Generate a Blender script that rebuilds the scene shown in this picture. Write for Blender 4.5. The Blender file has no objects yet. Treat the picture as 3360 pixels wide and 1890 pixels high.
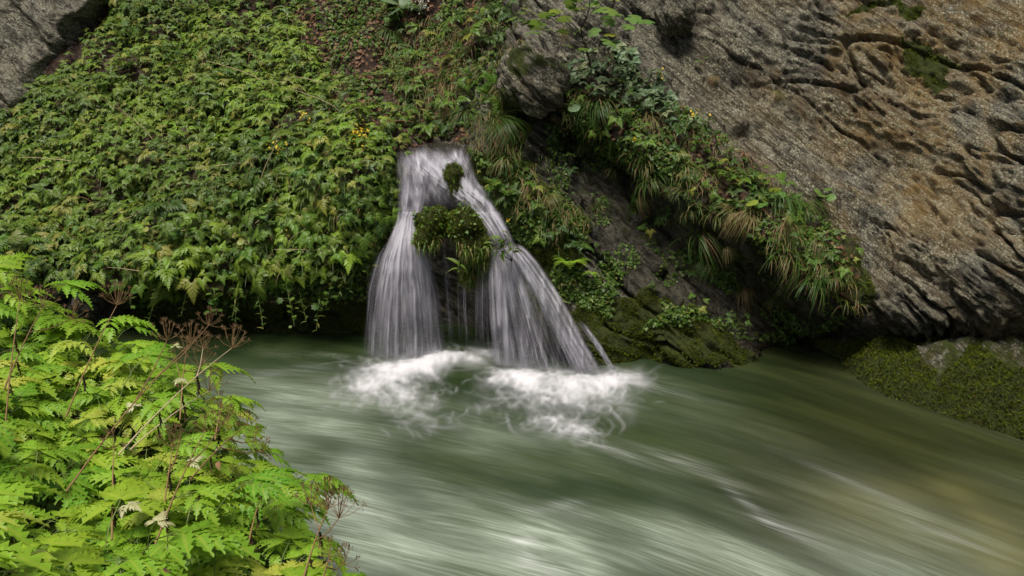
import bpy, math, random
import numpy as np
from mathutils import Vector, Matrix, Euler

random.seed(7)
R = np.random.default_rng(11)
S = bpy.context.scene
COL = S.collection

# ------------------------------------------------------------------ camera
PITCH = math.radians(22.0)
FPX = 887.0
CAM = np.array([0.0, 0.0, 4.0])
cd = bpy.data.cameras.new('camera')
cd.sensor_width = 36.0
cd.lens = 36.0 * FPX / 1024.0
cd.clip_start = 0.05
cd.clip_end = 400.0
co = bpy.data.objects.new('camera', cd)
COL.objects.link(co)
co.location = CAM
co.rotation_euler = (math.pi / 2 - PITCH, 0, 0)
S.camera = co

# ------------------------------------------------------------------ light
SUN_EL, SUN_AZ = math.radians(73), math.radians(212)      # azimuth clockwise from +Y
W = bpy.data.worlds.new('World')
S.world = W
W.use_nodes = True
wn = W.node_tree
wn.nodes.clear()
sky = wn.nodes.new('ShaderNodeTexSky')
sky.sky_type = 'NISHITA'
sky.sun_disc = False
sky.sun_elevation = SUN_EL
sky.sun_rotation = SUN_AZ
sky.air_density = 1.0
sky.dust_density = 6.0
sky.ozone_density = 0.6
bg = wn.nodes.new('ShaderNodeBackground')
bg.inputs['Strength'].default_value = 0.068
wo = wn.nodes.new('ShaderNodeOutputWorld')
wn.links.new(sky.outputs[0], bg.inputs[0])
wn.links.new(bg.outputs[0], wo.inputs[0])
sl = bpy.data.lights.new('sun', 'SUN')
sl.energy = 4.1
sl.angle = math.radians(24)
sl.color = (1.0, 0.95, 0.86)
so = bpy.data.objects.new('sun', sl)
COL.objects.link(so)
sdir = Vector((math.sin(SUN_AZ) * math.cos(SUN_EL), math.cos(SUN_AZ) * math.cos(SUN_EL), math.sin(SUN_EL)))
so.rotation_euler = sdir.to_track_quat('Z', 'Y').to_euler()
so.location = (0, -5, 20)

vs = S.view_settings
vs.view_transform = 'Standard'
vs.look = 'None'
vs.gamma = 1.0
vs.exposure = 0.05
vs.use_curve_mapping = False
S.cycles.transparent_max_bounces = 24
S.cycles.max_bounces = 6

# ------------------------------------------------------------------ pixel <-> world (frame 1024 x 576)
FWD = np.array([0, math.cos(PITCH), -math.sin(PITCH)])
UPV = np.array([0, math.sin(PITCH), math.cos(PITCH)])


def at(U, V, Y):
    U, V, Y = np.asarray(U, float), np.asarray(V, float), np.asarray(Y, float)
    a = (U - 512) / FPX
    b = (288 - V) / FPX
    dy = FWD[1] + b * UPV[1]
    dz = FWD[2] + b * UPV[2]
    t = Y / dy
    return np.stack([a * t, Y + 0 * a, CAM[2] + dz * t], -1)


def ground(U, V, z=0.0):
    a = (U - 512) / FPX
    b = (288 - V) / FPX
    dy = FWD[1] + b * UPV[1]
    dz = FWD[2] + b * UPV[2]
    t = (z - CAM[2]) / dz
    return np.array([a * t, dy * t, z])


def proj(P):
    d = P - CAM
    zc = d @ FWD
    zc = np.where(np.abs(zc) < 1e-3, 1e-3, zc)
    u = 512 + FPX * d[..., 0] / zc
    v = 288 - FPX * (d @ UPV) / zc
    u = np.where(zc > 0.05, u, -9999)
    return u, v


def inpoly(u, v, poly):
    poly = np.asarray(poly, float)
    r = np.zeros(u.shape, bool)
    n = len(poly)
    j = n - 1
    for i in range(n):
        xi, yi = poly[i]
        xj, yj = poly[j]
        c = (yi > v) != (yj > v)
        with np.errstate(divide='ignore', invalid='ignore'):
            x = (xj - xi) * (v - yi) / (yj - yi if yj != yi else 1e-9) + xi
        r ^= c & (u < x)
        j = i
    return r


# ------------------------------------------------------------------ noise
_g = R.normal(size=(512, 3))
_g /= np.linalg.norm(_g, axis=1)[:, None]
_g = _g.astype(np.float32)


def perlin(x, y=None, z=None, seed=0):
    if y is None:
        x, y, z = x[..., 0], x[..., 1], x[..., 2]
    x = np.asarray(x, np.float32)
    y = np.asarray(y, np.float32) + np.zeros_like(x)
    z = np.asarray(0 if z is None else z, np.float32) + np.zeros_like(x)
    fx, fy, fz = np.floor(x), np.floor(y), np.floor(z)
    ix, iy, iz = fx.astype(np.int64), fy.astype(np.int64), fz.astype(np.int64)
    fx, fy, fz = x - fx, y - fy, z - fz

    def fade(t):
        return t * t * t * (t * (t * 6 - 15) + 10)
    ux, uy, uz = fade(fx), fade(fy), fade(fz)
    out = 0
    for dx in (0, 1):
        wx = ux if dx else 1 - ux
        for dy in (0, 1):
            wy = uy if dy else 1 - uy
            for dz in (0, 1):
                wz = uz if dz else 1 - uz
                h = ((ix + dx) * 73856093) ^ ((iy + dy) * 19349663) ^ ((iz + dz) * 83492791) ^ (seed * 2654435)
                h = (h ^ (h >> 13)) * 1274126177
                h = (h ^ (h >> 16)) & 511
                g = _g[h]
                out = out + wx * wy * wz * (g[..., 0] * (fx - dx) + g[..., 1] * (fy - dy) + g[..., 2] * (fz - dz))
    return out * 1.6


def fbm(x, y, z, octs=4, seed=0, gain=.5):
    s, a, f = 0, 1.0, 1.0
    for i in range(octs):
        s = s + a * perlin(x * f, y * f, z * f, seed + i)
        a *= gain
        f *= 2.03
    return s


def sstep(a, b, x):
    t = np.clip((x - a) / (b - a), 0, 1)
    return t * t * (3 - 2 * t)


# ------------------------------------------------------------------ mesh helpers
def make_mesh(name, V, F, mats, attrs=None, smooth=True, uv=None, mi=None):
    """V (n,3); F (m,k) array or list of arrays with various k."""
    me = bpy.data.meshes.new(name)
    Fs = F if isinstance(F, list) else [F]
    Fs = [np.asarray(f, np.int32) for f in Fs if len(f)]
    V = np.asarray(V, np.float32)
    me.vertices.add(len(V))
    me.vertices.foreach_set('co', V.ravel())
    lv = np.concatenate([f.ravel() for f in Fs])
    tot = np.concatenate([np.full(len(f), f.shape[1], np.int32) for f in Fs])
    st = np.concatenate([[0], np.cumsum(tot)[:-1]]).astype(np.int32)
    me.loops.add(len(lv))
    me.loops.foreach_set('vertex_index', lv)
    me.polygons.add(len(tot))
    me.polygons.foreach_set('loop_start', st)
    if mi is not None:
        me.polygons.foreach_set('material_index', np.asarray(mi, np.int32))
    if smooth:
        me.polygons.foreach_set('use_smooth', np.ones(len(tot), bool))
    for m in (mats if isinstance(mats, (list, tuple)) else [mats]):
        me.materials.append(m)
    for k, a in (attrs or {}).items():
        at_ = me.attributes.new(k, 'FLOAT', 'POINT')
        at_.data.foreach_set('value', np.asarray(a, np.float32).ravel())
    if uv is not None:
        l = me.uv_layers.new(name='flow')
        l.data.foreach_set('uv', np.asarray(uv, np.float32)[lv].ravel())
    me.update(calc_edges=True)
    me.validate()
    return me


def link(name, me, parent=None, label=None, cat=None, group=None, kind=None, loc=None, rot=None, scale=None):
    o = bpy.data.objects.new(name, me)
    COL.objects.link(o)
    if parent is not None:
        o.parent = parent
    if loc is not None:
        o.location = loc
    if rot is not None:
        o.rotation_euler = rot
    if scale is not None:
        o.scale = (scale,) * 3 if np.isscalar(scale) else scale
    for k, v in (('label', label), ('category', cat), ('group', group), ('kind', kind)):
        if v:
            o[k] = v
    return o


def grid_faces(nx, ny, off=0):
    i = np.arange(nx * ny).reshape(ny, nx)
    return np.stack([i[:-1, :-1], i[:-1, 1:], i[1:, 1:], i[1:, :-1]], -1).reshape(-1, 4) + off


def tube(pts, rad, sides=5):
    pts = np.asarray(pts, float)
    n = len(pts)
    rad = np.broadcast_to(np.asarray(rad, float), (n,))
    d = np.gradient(pts, axis=0)
    d /= np.linalg.norm(d, axis=1)[:, None] + 1e-9
    ref = np.array([0.31, 0.22, 0.93]) if abs(d[0][2]) < .9 else np.array([1.0, .1, 0])
    a = np.cross(d, ref)
    a /= np.linalg.norm(a, axis=1)[:, None] + 1e-9
    b = np.cross(d, a)
    th = np.arange(sides) * 2 * math.pi / sides
    V = pts[:, None] + rad[:, None, None] * (np.cos(th)[None, :, None] * a[:, None] + np.sin(th)[None, :, None] * b[:, None])
    F = []
    for i in range(n - 1):
        for k in range(sides):
            k2 = (k + 1) % sides
            F.append((i * sides + k, i * sides + k2, (i + 1) * sides + k2, (i + 1) * sides + k))
    return V.reshape(-1, 3), np.array(F)


class MB:
    """collects pieces that become one mesh"""
    def __init__(s):
        s.V, s.F3, s.F4, s.m3, s.m4, s.A, s.n = [], [], [], [], [], [], 0

    def add(s, V, F, mi=0, a=0.0):
        V = np.asarray(V, float)
        F = np.asarray(F)
        if F.shape[1] == 3:
            s.F3.append(F + s.n)
            s.m3 += [mi] * len(F)
        else:
            s.F4.append(F + s.n)
            s.m4 += [mi] * len(F)
        s.V.append(V)
        s.A.append(np.broadcast_to(np.asarray(a, float), (len(V),)))
        s.n += len(V)

    def tube(s, pts, rad, sides=5, mi=0, a=0.0):
        V, F = tube(pts, rad, sides)
        s.add(V, F, mi, a)

    def mesh(s, name, mats, smooth=True):
        F, mi = [], []
        if s.F3:
            F.append(np.concatenate(s.F3))
            mi += s.m3
        if s.F4:
            F.append(np.concatenate(s.F4))
            mi += s.m4
        return make_mesh(name, np.concatenate(s.V), F, mats, {'rib': np.concatenate(s.A)}, smooth, mi=mi)


def rbf_fit(X, y, lam=1e-4):
    X = np.asarray(X, float)
    n = len(X)
    r = np.linalg.norm(X[:, None] - X[None], axis=2)
    K = np.where(r > 0, r * r * np.log(r + 1e-12), 0) + lam * np.eye(n)
    Pm = np.concatenate([np.ones((n, 1)), X], 1)
    A = np.zeros((n + 3, n + 3))
    A[:n, :n] = K
    A[:n, n:] = Pm
    A[n:, :n] = Pm.T
    s = np.linalg.solve(A, np.concatenate([y, np.zeros(3)]))

    def ev(Q):
        out = np.empty(len(Q))
        for i in range(0, len(Q), 40000):
            q = Q[i:i + 40000]
            d2 = (q[:, None, 0] - X[None, :, 0]) ** 2 + (q[:, None, 1] - X[None, :, 1]) ** 2 + 1e-12
            out[i:i + 40000] = (0.5 * d2 * np.log(d2)) @ s[:n] + s[n] + q @ s[n + 1:]
        return out
    return ev


# ------------------------------------------------------------------ materials
class NT:
    def __init__(s, name):
        s.m = bpy.data.materials.new(name)
        s.m.use_nodes = True
        s.t = s.m.node_tree
        s.t.nodes.clear()
        s.out = s.t.nodes.new('ShaderNodeOutputMaterial')

    def n(s, typ, **kw):
        nd = s.t.nodes.new(typ)
        for k, v in kw.items():
            if k.startswith('i_'):
                key = k[2:]
                key = int(key) if key.isdigit() else key.replace('_', ' ')
                s.set(nd.inputs[key], v)
            else:
                setattr(nd, k, v)
        return nd

    def set(s, inp, v):
        if hasattr(v, 'is_output') or isinstance(v, bpy.types.NodeSocket):
            s.t.links.new(v, inp)
        elif isinstance(v, (tuple, list)) and len(v) == 3 and inp.type == 'RGBA':
            inp.default_value = (*v, 1)
        else:
            inp.default_value = v

    def attr(s, name):
        return s.n('ShaderNodeAttribute', attribute_name=name).outputs['Fac']

    def math(s, op, a, b=0.0, c=None, clamp=False):
        nd = s.n('ShaderNodeMath', operation=op, use_clamp=clamp)
        s.set(nd.inputs[0], a)
        s.set(nd.inputs[1], b)
        if c is not None:
            s.set(nd.inputs[2], c)
        return nd.outputs[0]

    def mix(s, f, a, b, mode='MIX'):
        nd = s.n('ShaderNodeMix', data_type='RGBA', blend_type=mode)
        s.set(nd.inputs[0], f)
        s.set(nd.inputs[6], a)
        s.set(nd.inputs[7], b)
        return nd.outputs[2]

    def step(s, x, a, b, lo=0.0, hi=1.0):
        nd = s.n('ShaderNodeMapRange', interpolation_type='SMOOTHSTEP')
        s.set(nd.inputs[0], x)
        for i, v in enumerate((a, b, lo, hi)):
            s.set(nd.inputs[i + 1], v)
        return nd.outputs[0]

    def noise(s, vec, scale, detail=4, rough=.55, dist=0.0, out=0):
        nd = s.n('ShaderNodeTexNoise')
        if vec is not None:
            s.t.links.new(vec, nd.inputs['Vector'])
        nd.inputs['Scale'].default_value = scale
        nd.inputs['Detail'].default_value = detail
        nd.inputs['Roughness'].default_value = rough
        nd.inputs['Distortion'].default_value = dist
        return nd.outputs[out]

    def coords(s, scale=(1, 1, 1), rot=(0, 0, 0), src='Object'):
        tc = s.n('ShaderNodeTexCoord')
        mp = s.n('ShaderNodeMapping')
        mp.inputs['Scale'].default_value = scale
        mp.inputs['Rotation'].default_value = rot
        s.t.links.new(tc.outputs[src], mp.inputs[0])
        return mp.outputs[0]

    def rotscale(s, ang, scale):
        """rotate about Y first, then scale"""
        a = s.coords(rot=(0, ang, 0))
        mp = s.n('ShaderNodeMapping')
        mp.inputs['Scale'].default_value = scale
        s.t.links.new(a, mp.inputs[0])
        return mp.outputs[0]

    def done(s, sock):
        s.t.links.new(sock, s.out.inputs[0])
        return s.m


def leaf_material(name, ca, cb, cy, yellow=.12, transl=.35, rough=.45, tint_attr=False, spec=.4):
    t = NT(name)
    if tint_attr:
        rnd = t.attr('tint')
    else:
        rnd = t.n('ShaderNodeObjectInfo').outputs['Random']
    rib = t.attr('rib')
    c = t.mix(rnd, ca, cb)
    ysel = t.math('FRACT', t.math('MULTIPLY', rnd, 17.31))
    c = t.mix(t.math('MULTIPLY', t.math('GREATER_THAN', ysel, 1 - yellow), .75), c, cy)
    v = t.math('ADD', t.math('MULTIPLY', t.noise(t.coords(), 45, 3), .7), .65)
    hs = t.n('ShaderNodeHueSaturation')
    t.set(hs.inputs['Color'], c)
    t.set(hs.inputs['Value'], v)
    t.set(hs.inputs['Hue'], t.math('ADD', .485, t.math('MULTIPLY', t.math('FRACT', t.math('MULTIPLY', rnd, 7.7)), .03)))
    c = t.mix(t.step(rib, .7, 1.0, 0, .35), hs.outputs[0], cy)
    p = t.n('ShaderNodeBsdfPrincipled')
    t.set(p.inputs['Base Color'], c)
    p.inputs['Roughness'].default_value = rough
    p.inputs['Specular IOR Level'].default_value = spec
    tr = t.n('ShaderNodeBsdfTranslucent')
    t.set(tr.inputs[0], t.mix(.5, c, t.mix(.6, c, cy)))
    mx = t.n('ShaderNodeMixShader')
    mx.inputs[0].default_value = transl
    t.t.links.new(p.outputs[0], mx.inputs[1])
    t.t.links.new(tr.outputs[0], mx.inputs[2])
    return t.done(mx.outputs[0])


def plain(name, c1, c2, rough=.7, scale=20, spec=.3):
    t = NT(name)
    rnd = t.n('ShaderNodeObjectInfo').outputs['Random']
    f = t.math('ADD', t.math('MULTIPLY', rnd, .5), t.math('MULTIPLY', t.noise(t.coords(), scale, 3), .5), clamp=True)
    p = t.n('ShaderNodeBsdfPrincipled')
    t.set(p.inputs['Base Color'], t.mix(f, c1, c2))
    p.inputs['Roughness'].default_value = rough
    p.inputs['Specular IOR Level'].default_value = spec
    return t.done(p.outputs[0])


def rock_material():
    t = NT('schist_rock')
    co_ = t.coords()
    ang = math.radians(38)
    str_ = t.rotscale(-ang, (1.0, 1.0, 4.5))
    n1 = t.noise(str_, 3.0, 6, .62, .5)
    n2 = t.noise(str_, 16.0, 5, .7, .3)
    n3 = t.noise(co_, 70, 4, .75)
    n4 = t.noise(co_, 1.3, 3, .5)
    lich, och, moss, wet, soil = (t.attr(k) for k in ('lichen', 'ochre', 'moss', 'wet', 'soil'))  # wet also carries the painted shade of the overhung slab
    f = t.math('ADD', t.math('MULTIPLY', n1, .5), t.math('MULTIPLY', n2, .5))
    c = t.mix(t.step(f, .36, .64), (.048, .044, .033), (.35, .322, .252))
    c = t.mix(t.step(n4, .42, .62, 0, .5), c, (.105, .092, .068))
    seam = t.noise(t.rotscale(-ang, (1.5, 1.5, 9.0)), 2.6, 6, .72, .9)
    sm = t.step(seam, .42, .50, 1, 0)
    c = t.mix(t.math('MULTIPLY', sm, .8), c, (.022, .019, .013))
    n5 = t.noise(t.rotscale(-ang, (6, 6, 20)), 6.0, 4, .7, .4)
    c = t.mix(t.step(n5, .52, .66, 0, .7), c, (.44, .40, .33))
    dampn = t.step(t.noise(t.rotscale(-ang, (1, 1, 2.2)), .9, 6, .6, .5), .50, .64)
    c = t.mix(t.math('MULTIPLY', dampn, .75), c, t.mix(1.0, c, (.36, .35, .32), 'MULTIPLY'))
    # crusty lichen spots
    vor = t.n('ShaderNodeTexVoronoi', feature='F1')
    t.t.links.new(co_, vor.inputs['Vector'])
    vor.inputs['Scale'].default_value = 38
    cellr = t.n('ShaderNodeSeparateColor')
    t.t.links.new(vor.outputs['Color'], cellr.inputs[0])
    spot = t.math('MULTIPLY', t.step(vor.outputs['Distance'], .30, .52, 1, 0), t.step(cellr.outputs[0], .35, .5))
    patch = t.step(t.noise(co_, 3.3, 4, .6), .34, .52)
    speck = t.step(n3, .50, .60)
    lf = t.math('MULTIPLY', t.math('MULTIPLY', lich, patch), t.math('MULTIPLY', t.math('MAXIMUM', t.math('MULTIPLY', spot, .9), t.math('MULTIPLY', speck, .7)), t.math('SUBTRACT', 1.0, t.math('MULTIPLY', sm, .85))), clamp=True)
    lcol = t.mix(cellr.outputs[1], (.60, .575, .45), (.44, .45, .28))
    # rusty and ochre stain
    of = t.math('MULTIPLY', och, t.step(t.noise(co_, 1.1, 6, .62, .8), .38, .62), clamp=True)
    c = t.mix(t.math('MULTIPLY', of, .78), c, t.mix(n3, (.27, .135, .025), (.36, .25, .075)))
    c = t.mix(lf, c, lcol)
    # soil with leaf litter
    v2 = t.n('ShaderNodeTexVoronoi', feature='F1')
    t.t.links.new(co_, v2.inputs['Vector'])
    v2.inputs['Scale'].default_value = 26
    s2 = t.n('ShaderNodeSeparateColor')
    t.t.links.new(v2.outputs['Color'], s2.inputs[0])
    sc = t.mix(s2.outputs[0], (.035, .022, .015), (.13, .075, .05))
    sc = t.mix(t.math('GREATER_THAN', s2.outputs[1], .88), sc, (.22, .17, .13))
    c = t.mix(soil, c, sc)
    # wet rock, plus the slab shade painted through the same mask
    wc = t.mix(1.0, c, (.42, .42, .38), 'MULTIPLY')
    c = t.mix(wet, c, wc)
    # moss
    mf = t.step(t.math('ADD', moss, t.math('MULTIPLY', t.math('SUBTRACT', t.noise(co_, 9, 5, .65), .5), 1.0)), .42, .62)
    mc = t.mix(t.noise(co_, 24, 4, .7), (.020, .028, .006), (.100, .125, .015))
    mc = t.mix(t.step(t.noise(co_, 2.5, 3), .55, .7, 0, .6), mc, (.085, .060, .018))
    c = t.mix(mf, c, mc)
    p = t.n('ShaderNodeBsdfPrincipled')
    t.set(p.inputs['Base Color'], c)
    rg = t.math('SUBTRACT', .85, t.math('MULTIPLY', wet, t.math('MULTIPLY', t.math('SUBTRACT', 1, mf), .42)))
    t.set(p.inputs['Roughness'], rg)
    p.inputs['Specular IOR Level'].default_value = .35
    h = t.math('ADD', t.math('ADD', t.math('MULTIPLY', n2, 1.1), t.math('MULTIPLY', n5, .6)), t.math('ADD', t.math('MULTIPLY', n3, .5), t.math('MULTIPLY', t.step(seam, .38, .5), .8)))
    b = t.n('ShaderNodeBump')
    b.inputs['Strength'].default_value = .9
    b.inputs['Distance'].default_value = .075
    t.set(b.inputs['Height'], h)
    t.t.links.new(b.outputs[0], p.inputs['Normal'])
    return t.done(p.outputs[0])


def water_material():
    t = NT('river_water')
    foam, pale, olive, crest = (t.attr(k) for k in ('foam', 'pale', 'olive', 'crest'))
    uv = t.n('ShaderNodeUVMap', uv_map='flow').outputs[0]

    def st(sx, sy, detail, rough=.55, dist=.2):
        mp = t.n('ShaderNodeMapping')
        mp.inputs['Scale'].default_value = (sx, sy, 1)
        t.t.links.new(uv, mp.inputs[0])
        return t.noise(mp.outputs[0], 1.0, detail, rough, dist)
    s1 = st(.55, 2.0, 4, .5, .6)        # broad silky bands
    s2 = st(1.1, 6.5, 4, .52, .9)           # streaks
    s3 = st(2.2, 44, 4, .62, .35)          # fine threads
    c = t.mix(t.step(s1, .35, .65), (.015, .028, .009), (.034, .050, .018))
    c = t.mix(olive, c, t.mix(t.step(s1, .3, .7), (.016, .022, .008), (.036, .043, .014)))  # olive water; dark reflection of the recess is worked into its tone
    c = t.mix(t.attr('shoal'), c, (.12, .112, .040))
    sk = t.math('ADD', t.math('MULTIPLY', t.step(s2, .35, .75), .50), t.math('MULTIPLY', t.step(s3, .40, .74), .50))
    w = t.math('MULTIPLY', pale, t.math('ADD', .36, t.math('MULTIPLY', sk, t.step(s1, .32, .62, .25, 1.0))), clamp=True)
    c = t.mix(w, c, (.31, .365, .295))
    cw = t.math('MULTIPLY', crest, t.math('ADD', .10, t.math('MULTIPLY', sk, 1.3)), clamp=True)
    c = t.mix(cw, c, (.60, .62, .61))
    c = t.mix(foam, c, t.mix(t.step(foam, .25, 1.0), (.40, .405, .43), (.72, .71, .75)))
    p = t.n('ShaderNodeBsdfPrincipled')
    t.set(p.inputs['Base Color'], c)
    t.set(p.inputs['Roughness'], t.math('ADD', .22, t.math('MULTIPLY', foam, .5)))
    p.inputs['IOR'].default_value = 1.33
    p.inputs['Specular IOR Level'].default_value = .5
    b = t.n('ShaderNodeBump')
    b.inputs['Strength'].default_value = .14
    b.inputs['Distance'].default_value = .03
    t.set(b.inputs['Height'], t.math('ADD', s2, t.math('MULTIPLY', s3, .3)))
    t.t.links.new(b.outputs[0], p.inputs['Normal'])
    return t.done(p.outputs[0])


def fall_material():
    t = NT('falling_water')
    p = t.n('ShaderNodeBsdfDiffuse')
    col = t.mix(t.attr('white'), (.46, .44, .52), (.84, .82, .90))
    t.set(p.inputs[0], col)
    tl = t.n('ShaderNodeBsdfTranslucent')
    t.set(tl.inputs[0], col)
    m1 = t.n('ShaderNodeMixShader')
    m1.inputs[0].default_value = .45
    t.t.links.new(p.outputs[0], m1.inputs[1])
    t.t.links.new(tl.outputs[0], m1.inputs[2])
    tp = t.n('ShaderNodeBsdfTransparent')
    m2 = t.n('ShaderNodeMixShader')
    t.set(m2.inputs[0], t.attr('alpha'))
    t.t.links.new(tp.outputs[0], m2.inputs[1])
    t.t.links.new(m1.outputs[0], m2.inputs[2])
    return t.done(m2.outputs[0])


M_ROCK = rock_material()
M_WATER = water_material()
M_FALL = fall_material()
M_LEAF = leaf_material('lit_leaf', (.15, .34, .022), (.32, .50, .035), (.52, .56, .09), .10, .42)  # near leaves: the open light is put into this brighter green
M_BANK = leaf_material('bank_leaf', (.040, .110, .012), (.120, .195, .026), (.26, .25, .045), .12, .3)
M_UNDER = leaf_material('undergrowth_leaf', (.032, .092, .011), (.105, .195, .024), (.22, .20, .05), .08, .3, tint_attr=True)
M_MOSS = leaf_material('moss_fronds', (.065, .110, .009), (.185, .230, .020), (.16, .12, .03), .12, .25, .8, tint_attr=True, spec=.1)
M_GREY = leaf_material('greyish_leaf', (.10, .17, .085), (.15, .22, .10), (.22, .25, .12), .1, .25)
M_MAPLE = leaf_material('maple_leaf', (.11, .22, .05), (.17, .28, .055), (.33, .38, .05), .15, .45)
M_GRASS = leaf_material('grass_blade', (.045, .11, .015), (.10, .17, .03), (.22, .2, .07), .2, .3)
M_DRYG = plain('dry_grass', (.13, .080, .035), (.27, .19, .09))
M_STEM = plain('green_stem', (.10, .16, .04), (.17, .2, .06))
M_DRY = plain('dry_stem', (.16, .085, .035), (.30, .19, .09))
M_STRAW = plain('straw_stem', (.42, .32, .18), (.5, .4, .26))
M_SEED = plain('seed_head', (.05, .030, .018), (.13, .075, .04))
M_WITHER = plain('withered_leaf', (.045, .028, .02), (.12, .07, .045))
M_BARK = plain('bark', (.03, .024, .018), (.07, .055, .04))
M_YELL = plain('yellow_petal', (.65, .45, .03), (.75, .55, .05))
M_WHITE = plain('white_petal', (.62, .63, .55), (.75, .75, .68))
M_LITTER = plain('fallen_leaf', (.10, .045, .025), (.26, .14, .07), scale=7)

# ------------------------------------------------------------------ the rock and slope behind the pool: y = f(x, z)
CP = [
    # left slope, undercut shore
    (-60, 345, 8.9), (0, 345, 8.85), (100, 345, 8.75), (200, 345, 8.7), (300, 345, 8.65), (360, 345, 8.6),
    (0, 310, 8.9), (150, 310, 8.75), (250, 312, 8.7), (320, 310, 8.65),
    (0, 262, 8.75), (100, 272, 8.5), (200, 276, 8.35), (300, 280, 8.3), (350, 270, 8.45),
    (0, 220, 9.2), (100, 220, 9.0), (200, 225, 8.8), (300, 225, 8.6), (370, 225, 8.6),
    (0, 160, 10.0), (100, 160, 9.8), (200, 160, 9.5), (300, 160, 9.1), (375, 160, 8.9),
    (0, 100, 10.9), (100, 100, 10.7), (200, 100, 10.4), (300, 100, 9.95), (380, 110, 9.6),
    (60, 40, 11.7), (150, 30, 11.6), (250, 20, 11.4), (330, 40, 10.8), (400, 60, 10.3), (430, 0, 11.0), (300, -30, 11.9),
    (100, -60, 13.0), (-100, 100, 11.2), (-100, 250, 9.2), (-100, 0, 12.6),
    # gully and lip of the falls
    (430, 128, 9.4), (430, 147, 9.0), (405, 170, 8.82), (430, 175, 8.80), (460, 170, 8.80), (405, 205, 8.74), (440, 200, 8.70),
    (475, 200, 8.70), (400, 240, 8.8), (440, 250, 8.72), (410, 300, 8.75), (450, 300, 8.85), (450, 345, 8.75), (400, 345, 8.6),
    (490, 215, 8.55), (500, 250, 8.6), (490, 300, 8.6), (540, 300, 8.3), (500, 345, 8.5), (560, 340, 8.05), (590, 360, 7.85),
    # rib right of the falls
    (480, 150, 8.75), (500, 120, 8.9), (470, 110, 9.3), (500, 180, 8.65), (520, 230, 8.5), (545, 250, 8.42), (560, 275, 8.3),
    (470, 60, 9.9), (500, 20, 10.3), (540, 90, 9.1), (545, 60, 9.15), (570, 95, 9.0),
    (530, 150, 8.75), (560, 190, 8.55), (600, 240, 8.35), (640, 285, 8.15), (690, 330, 7.95),
    (600, 300, 8.1), (620, 340, 7.95), (650, 352, 8.0), (700, 364, 7.8), (751, 360, 7.95),
    # recessed slab under the ledge
    (580, 140, 9.05), (620, 180, 8.85), (660, 215, 8.7), (700, 245, 8.55), (740, 280, 8.45), (780, 315, 8.35), (800, 350, 8.5),
    # planted ledge
    (570, 110, 8.75), (620, 125, 8.55), (670, 160, 8.3), (720, 195, 8.05), (770, 230, 7.85), (820, 265, 7.65), (850, 300, 7.6),
    (600, 75, 9.15), (650, 90, 9.05), (700, 120, 8.9), (760, 165, 8.6), (810, 205, 8.25), (860, 250, 7.9),
    # big face
    (590, 20, 9.5), (640, 40, 9.55), (700, 60, 9.5), (760, 90, 9.3), (800, 150, 8.9), (850, 190, 8.5), (880, 240, 8.05),
    (600, -30, 10.0), (750, 0, 9.8), (850, 50, 9.3), (900, 0, 9.4), (900, 120, 8.7), (960, 60, 8.7), (1024, 0, 8.8),
    (1024, 100, 8.0), (960, 180, 8.0), (1024, 200, 7.35), (920, 240, 7.75), (980, 260, 7.3), (1040, 290, 6.95),
    (860, 330, 7.75), (880, 300, 7.55), (930, 310, 7.35), (980, 330, 7.25), (1040, 350, 7.2), (900, 345, 7.95), (850, 350, 8.1),
    (1150, 200, 6.5), (1150, 350, 6.4), (1150, 0, 8.0), (1300, 200, 5.6), (1300, 350, 5.6),
]
cpa = np.array(CP)
cpw = at(cpa[:, 0], cpa[:, 1], cpa[:, 2])
extra = np.array([[-14, 12.0, 1.0], [-14, 9.3, -1], [-9, 9.0, -.8], [-4, 8.9, -.8], [0, 8.8, -.8], [2, 8.2, -.8], [4.5, 7.6, -.8], [8, 4.5, -.8],
                  [-8, 15.0, 6.5], [-2, 13.5, 6.5], [2, 11.2, 6.5], [6, 8.8, 6.5], [9, 6.0, 6.5], [8.5, 4.6, 2.5], [-14, 14, 4], [-8, 10.2, 1.5]])
cpw = np.concatenate([cpw, extra])
wall_f = rbf_fit(cpw[:, [0, 2]], cpw[:, 1], lam=3e-3)

xs = np.concatenate([np.arange(-13, -6.2, .16), np.arange(-6.2, 6.0, .0145), np.arange(6.0, 9.0, .12)])
zs = np.concatenate([np.arange(-.8, -.12, .1), np.arange(-.12, 3.62, .0145), np.arange(3.62, 6.6, .12)])
nx, nz = len(xs), len(zs)
X, Z = np.meshgrid(xs, zs)
Q = np.stack([X.ravel(), Z.ravel()], 1)
# evaluate the smooth base on a coarse grid, then interpolate bilinearly
cx = np.linspace(-13, 9.01, 300)
cz = np.linspace(-.8, 6.61, 130)
CX, CZ = np.meshgrid(cx, cz)
CY = wall_f(np.stack([CX.ravel(), CZ.ravel()], 1)).reshape(CX.shape)
GX = np.gradient(CY, cx, axis=1)
GZ = np.gradient(CY, cz, axis=0)


def bil(A, x, z):
    fx = np.clip((x - cx[0]) / (cx[1] - cx[0]), 0, len(cx) - 1.001)
    fz = np.clip((z - cz[0]) / (cz[1] - cz[0]), 0, len(cz) - 1.001)
    i, j = fx.astype(int), fz.astype(int)
    a, b = fx - i, fz - j
    return (A[j, i] * (1 - a) * (1 - b) + A[j, i + 1] * a * (1 - b) + A[j + 1, i] * (1 - a) * b + A[j + 1, i + 1] * a * b)


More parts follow.
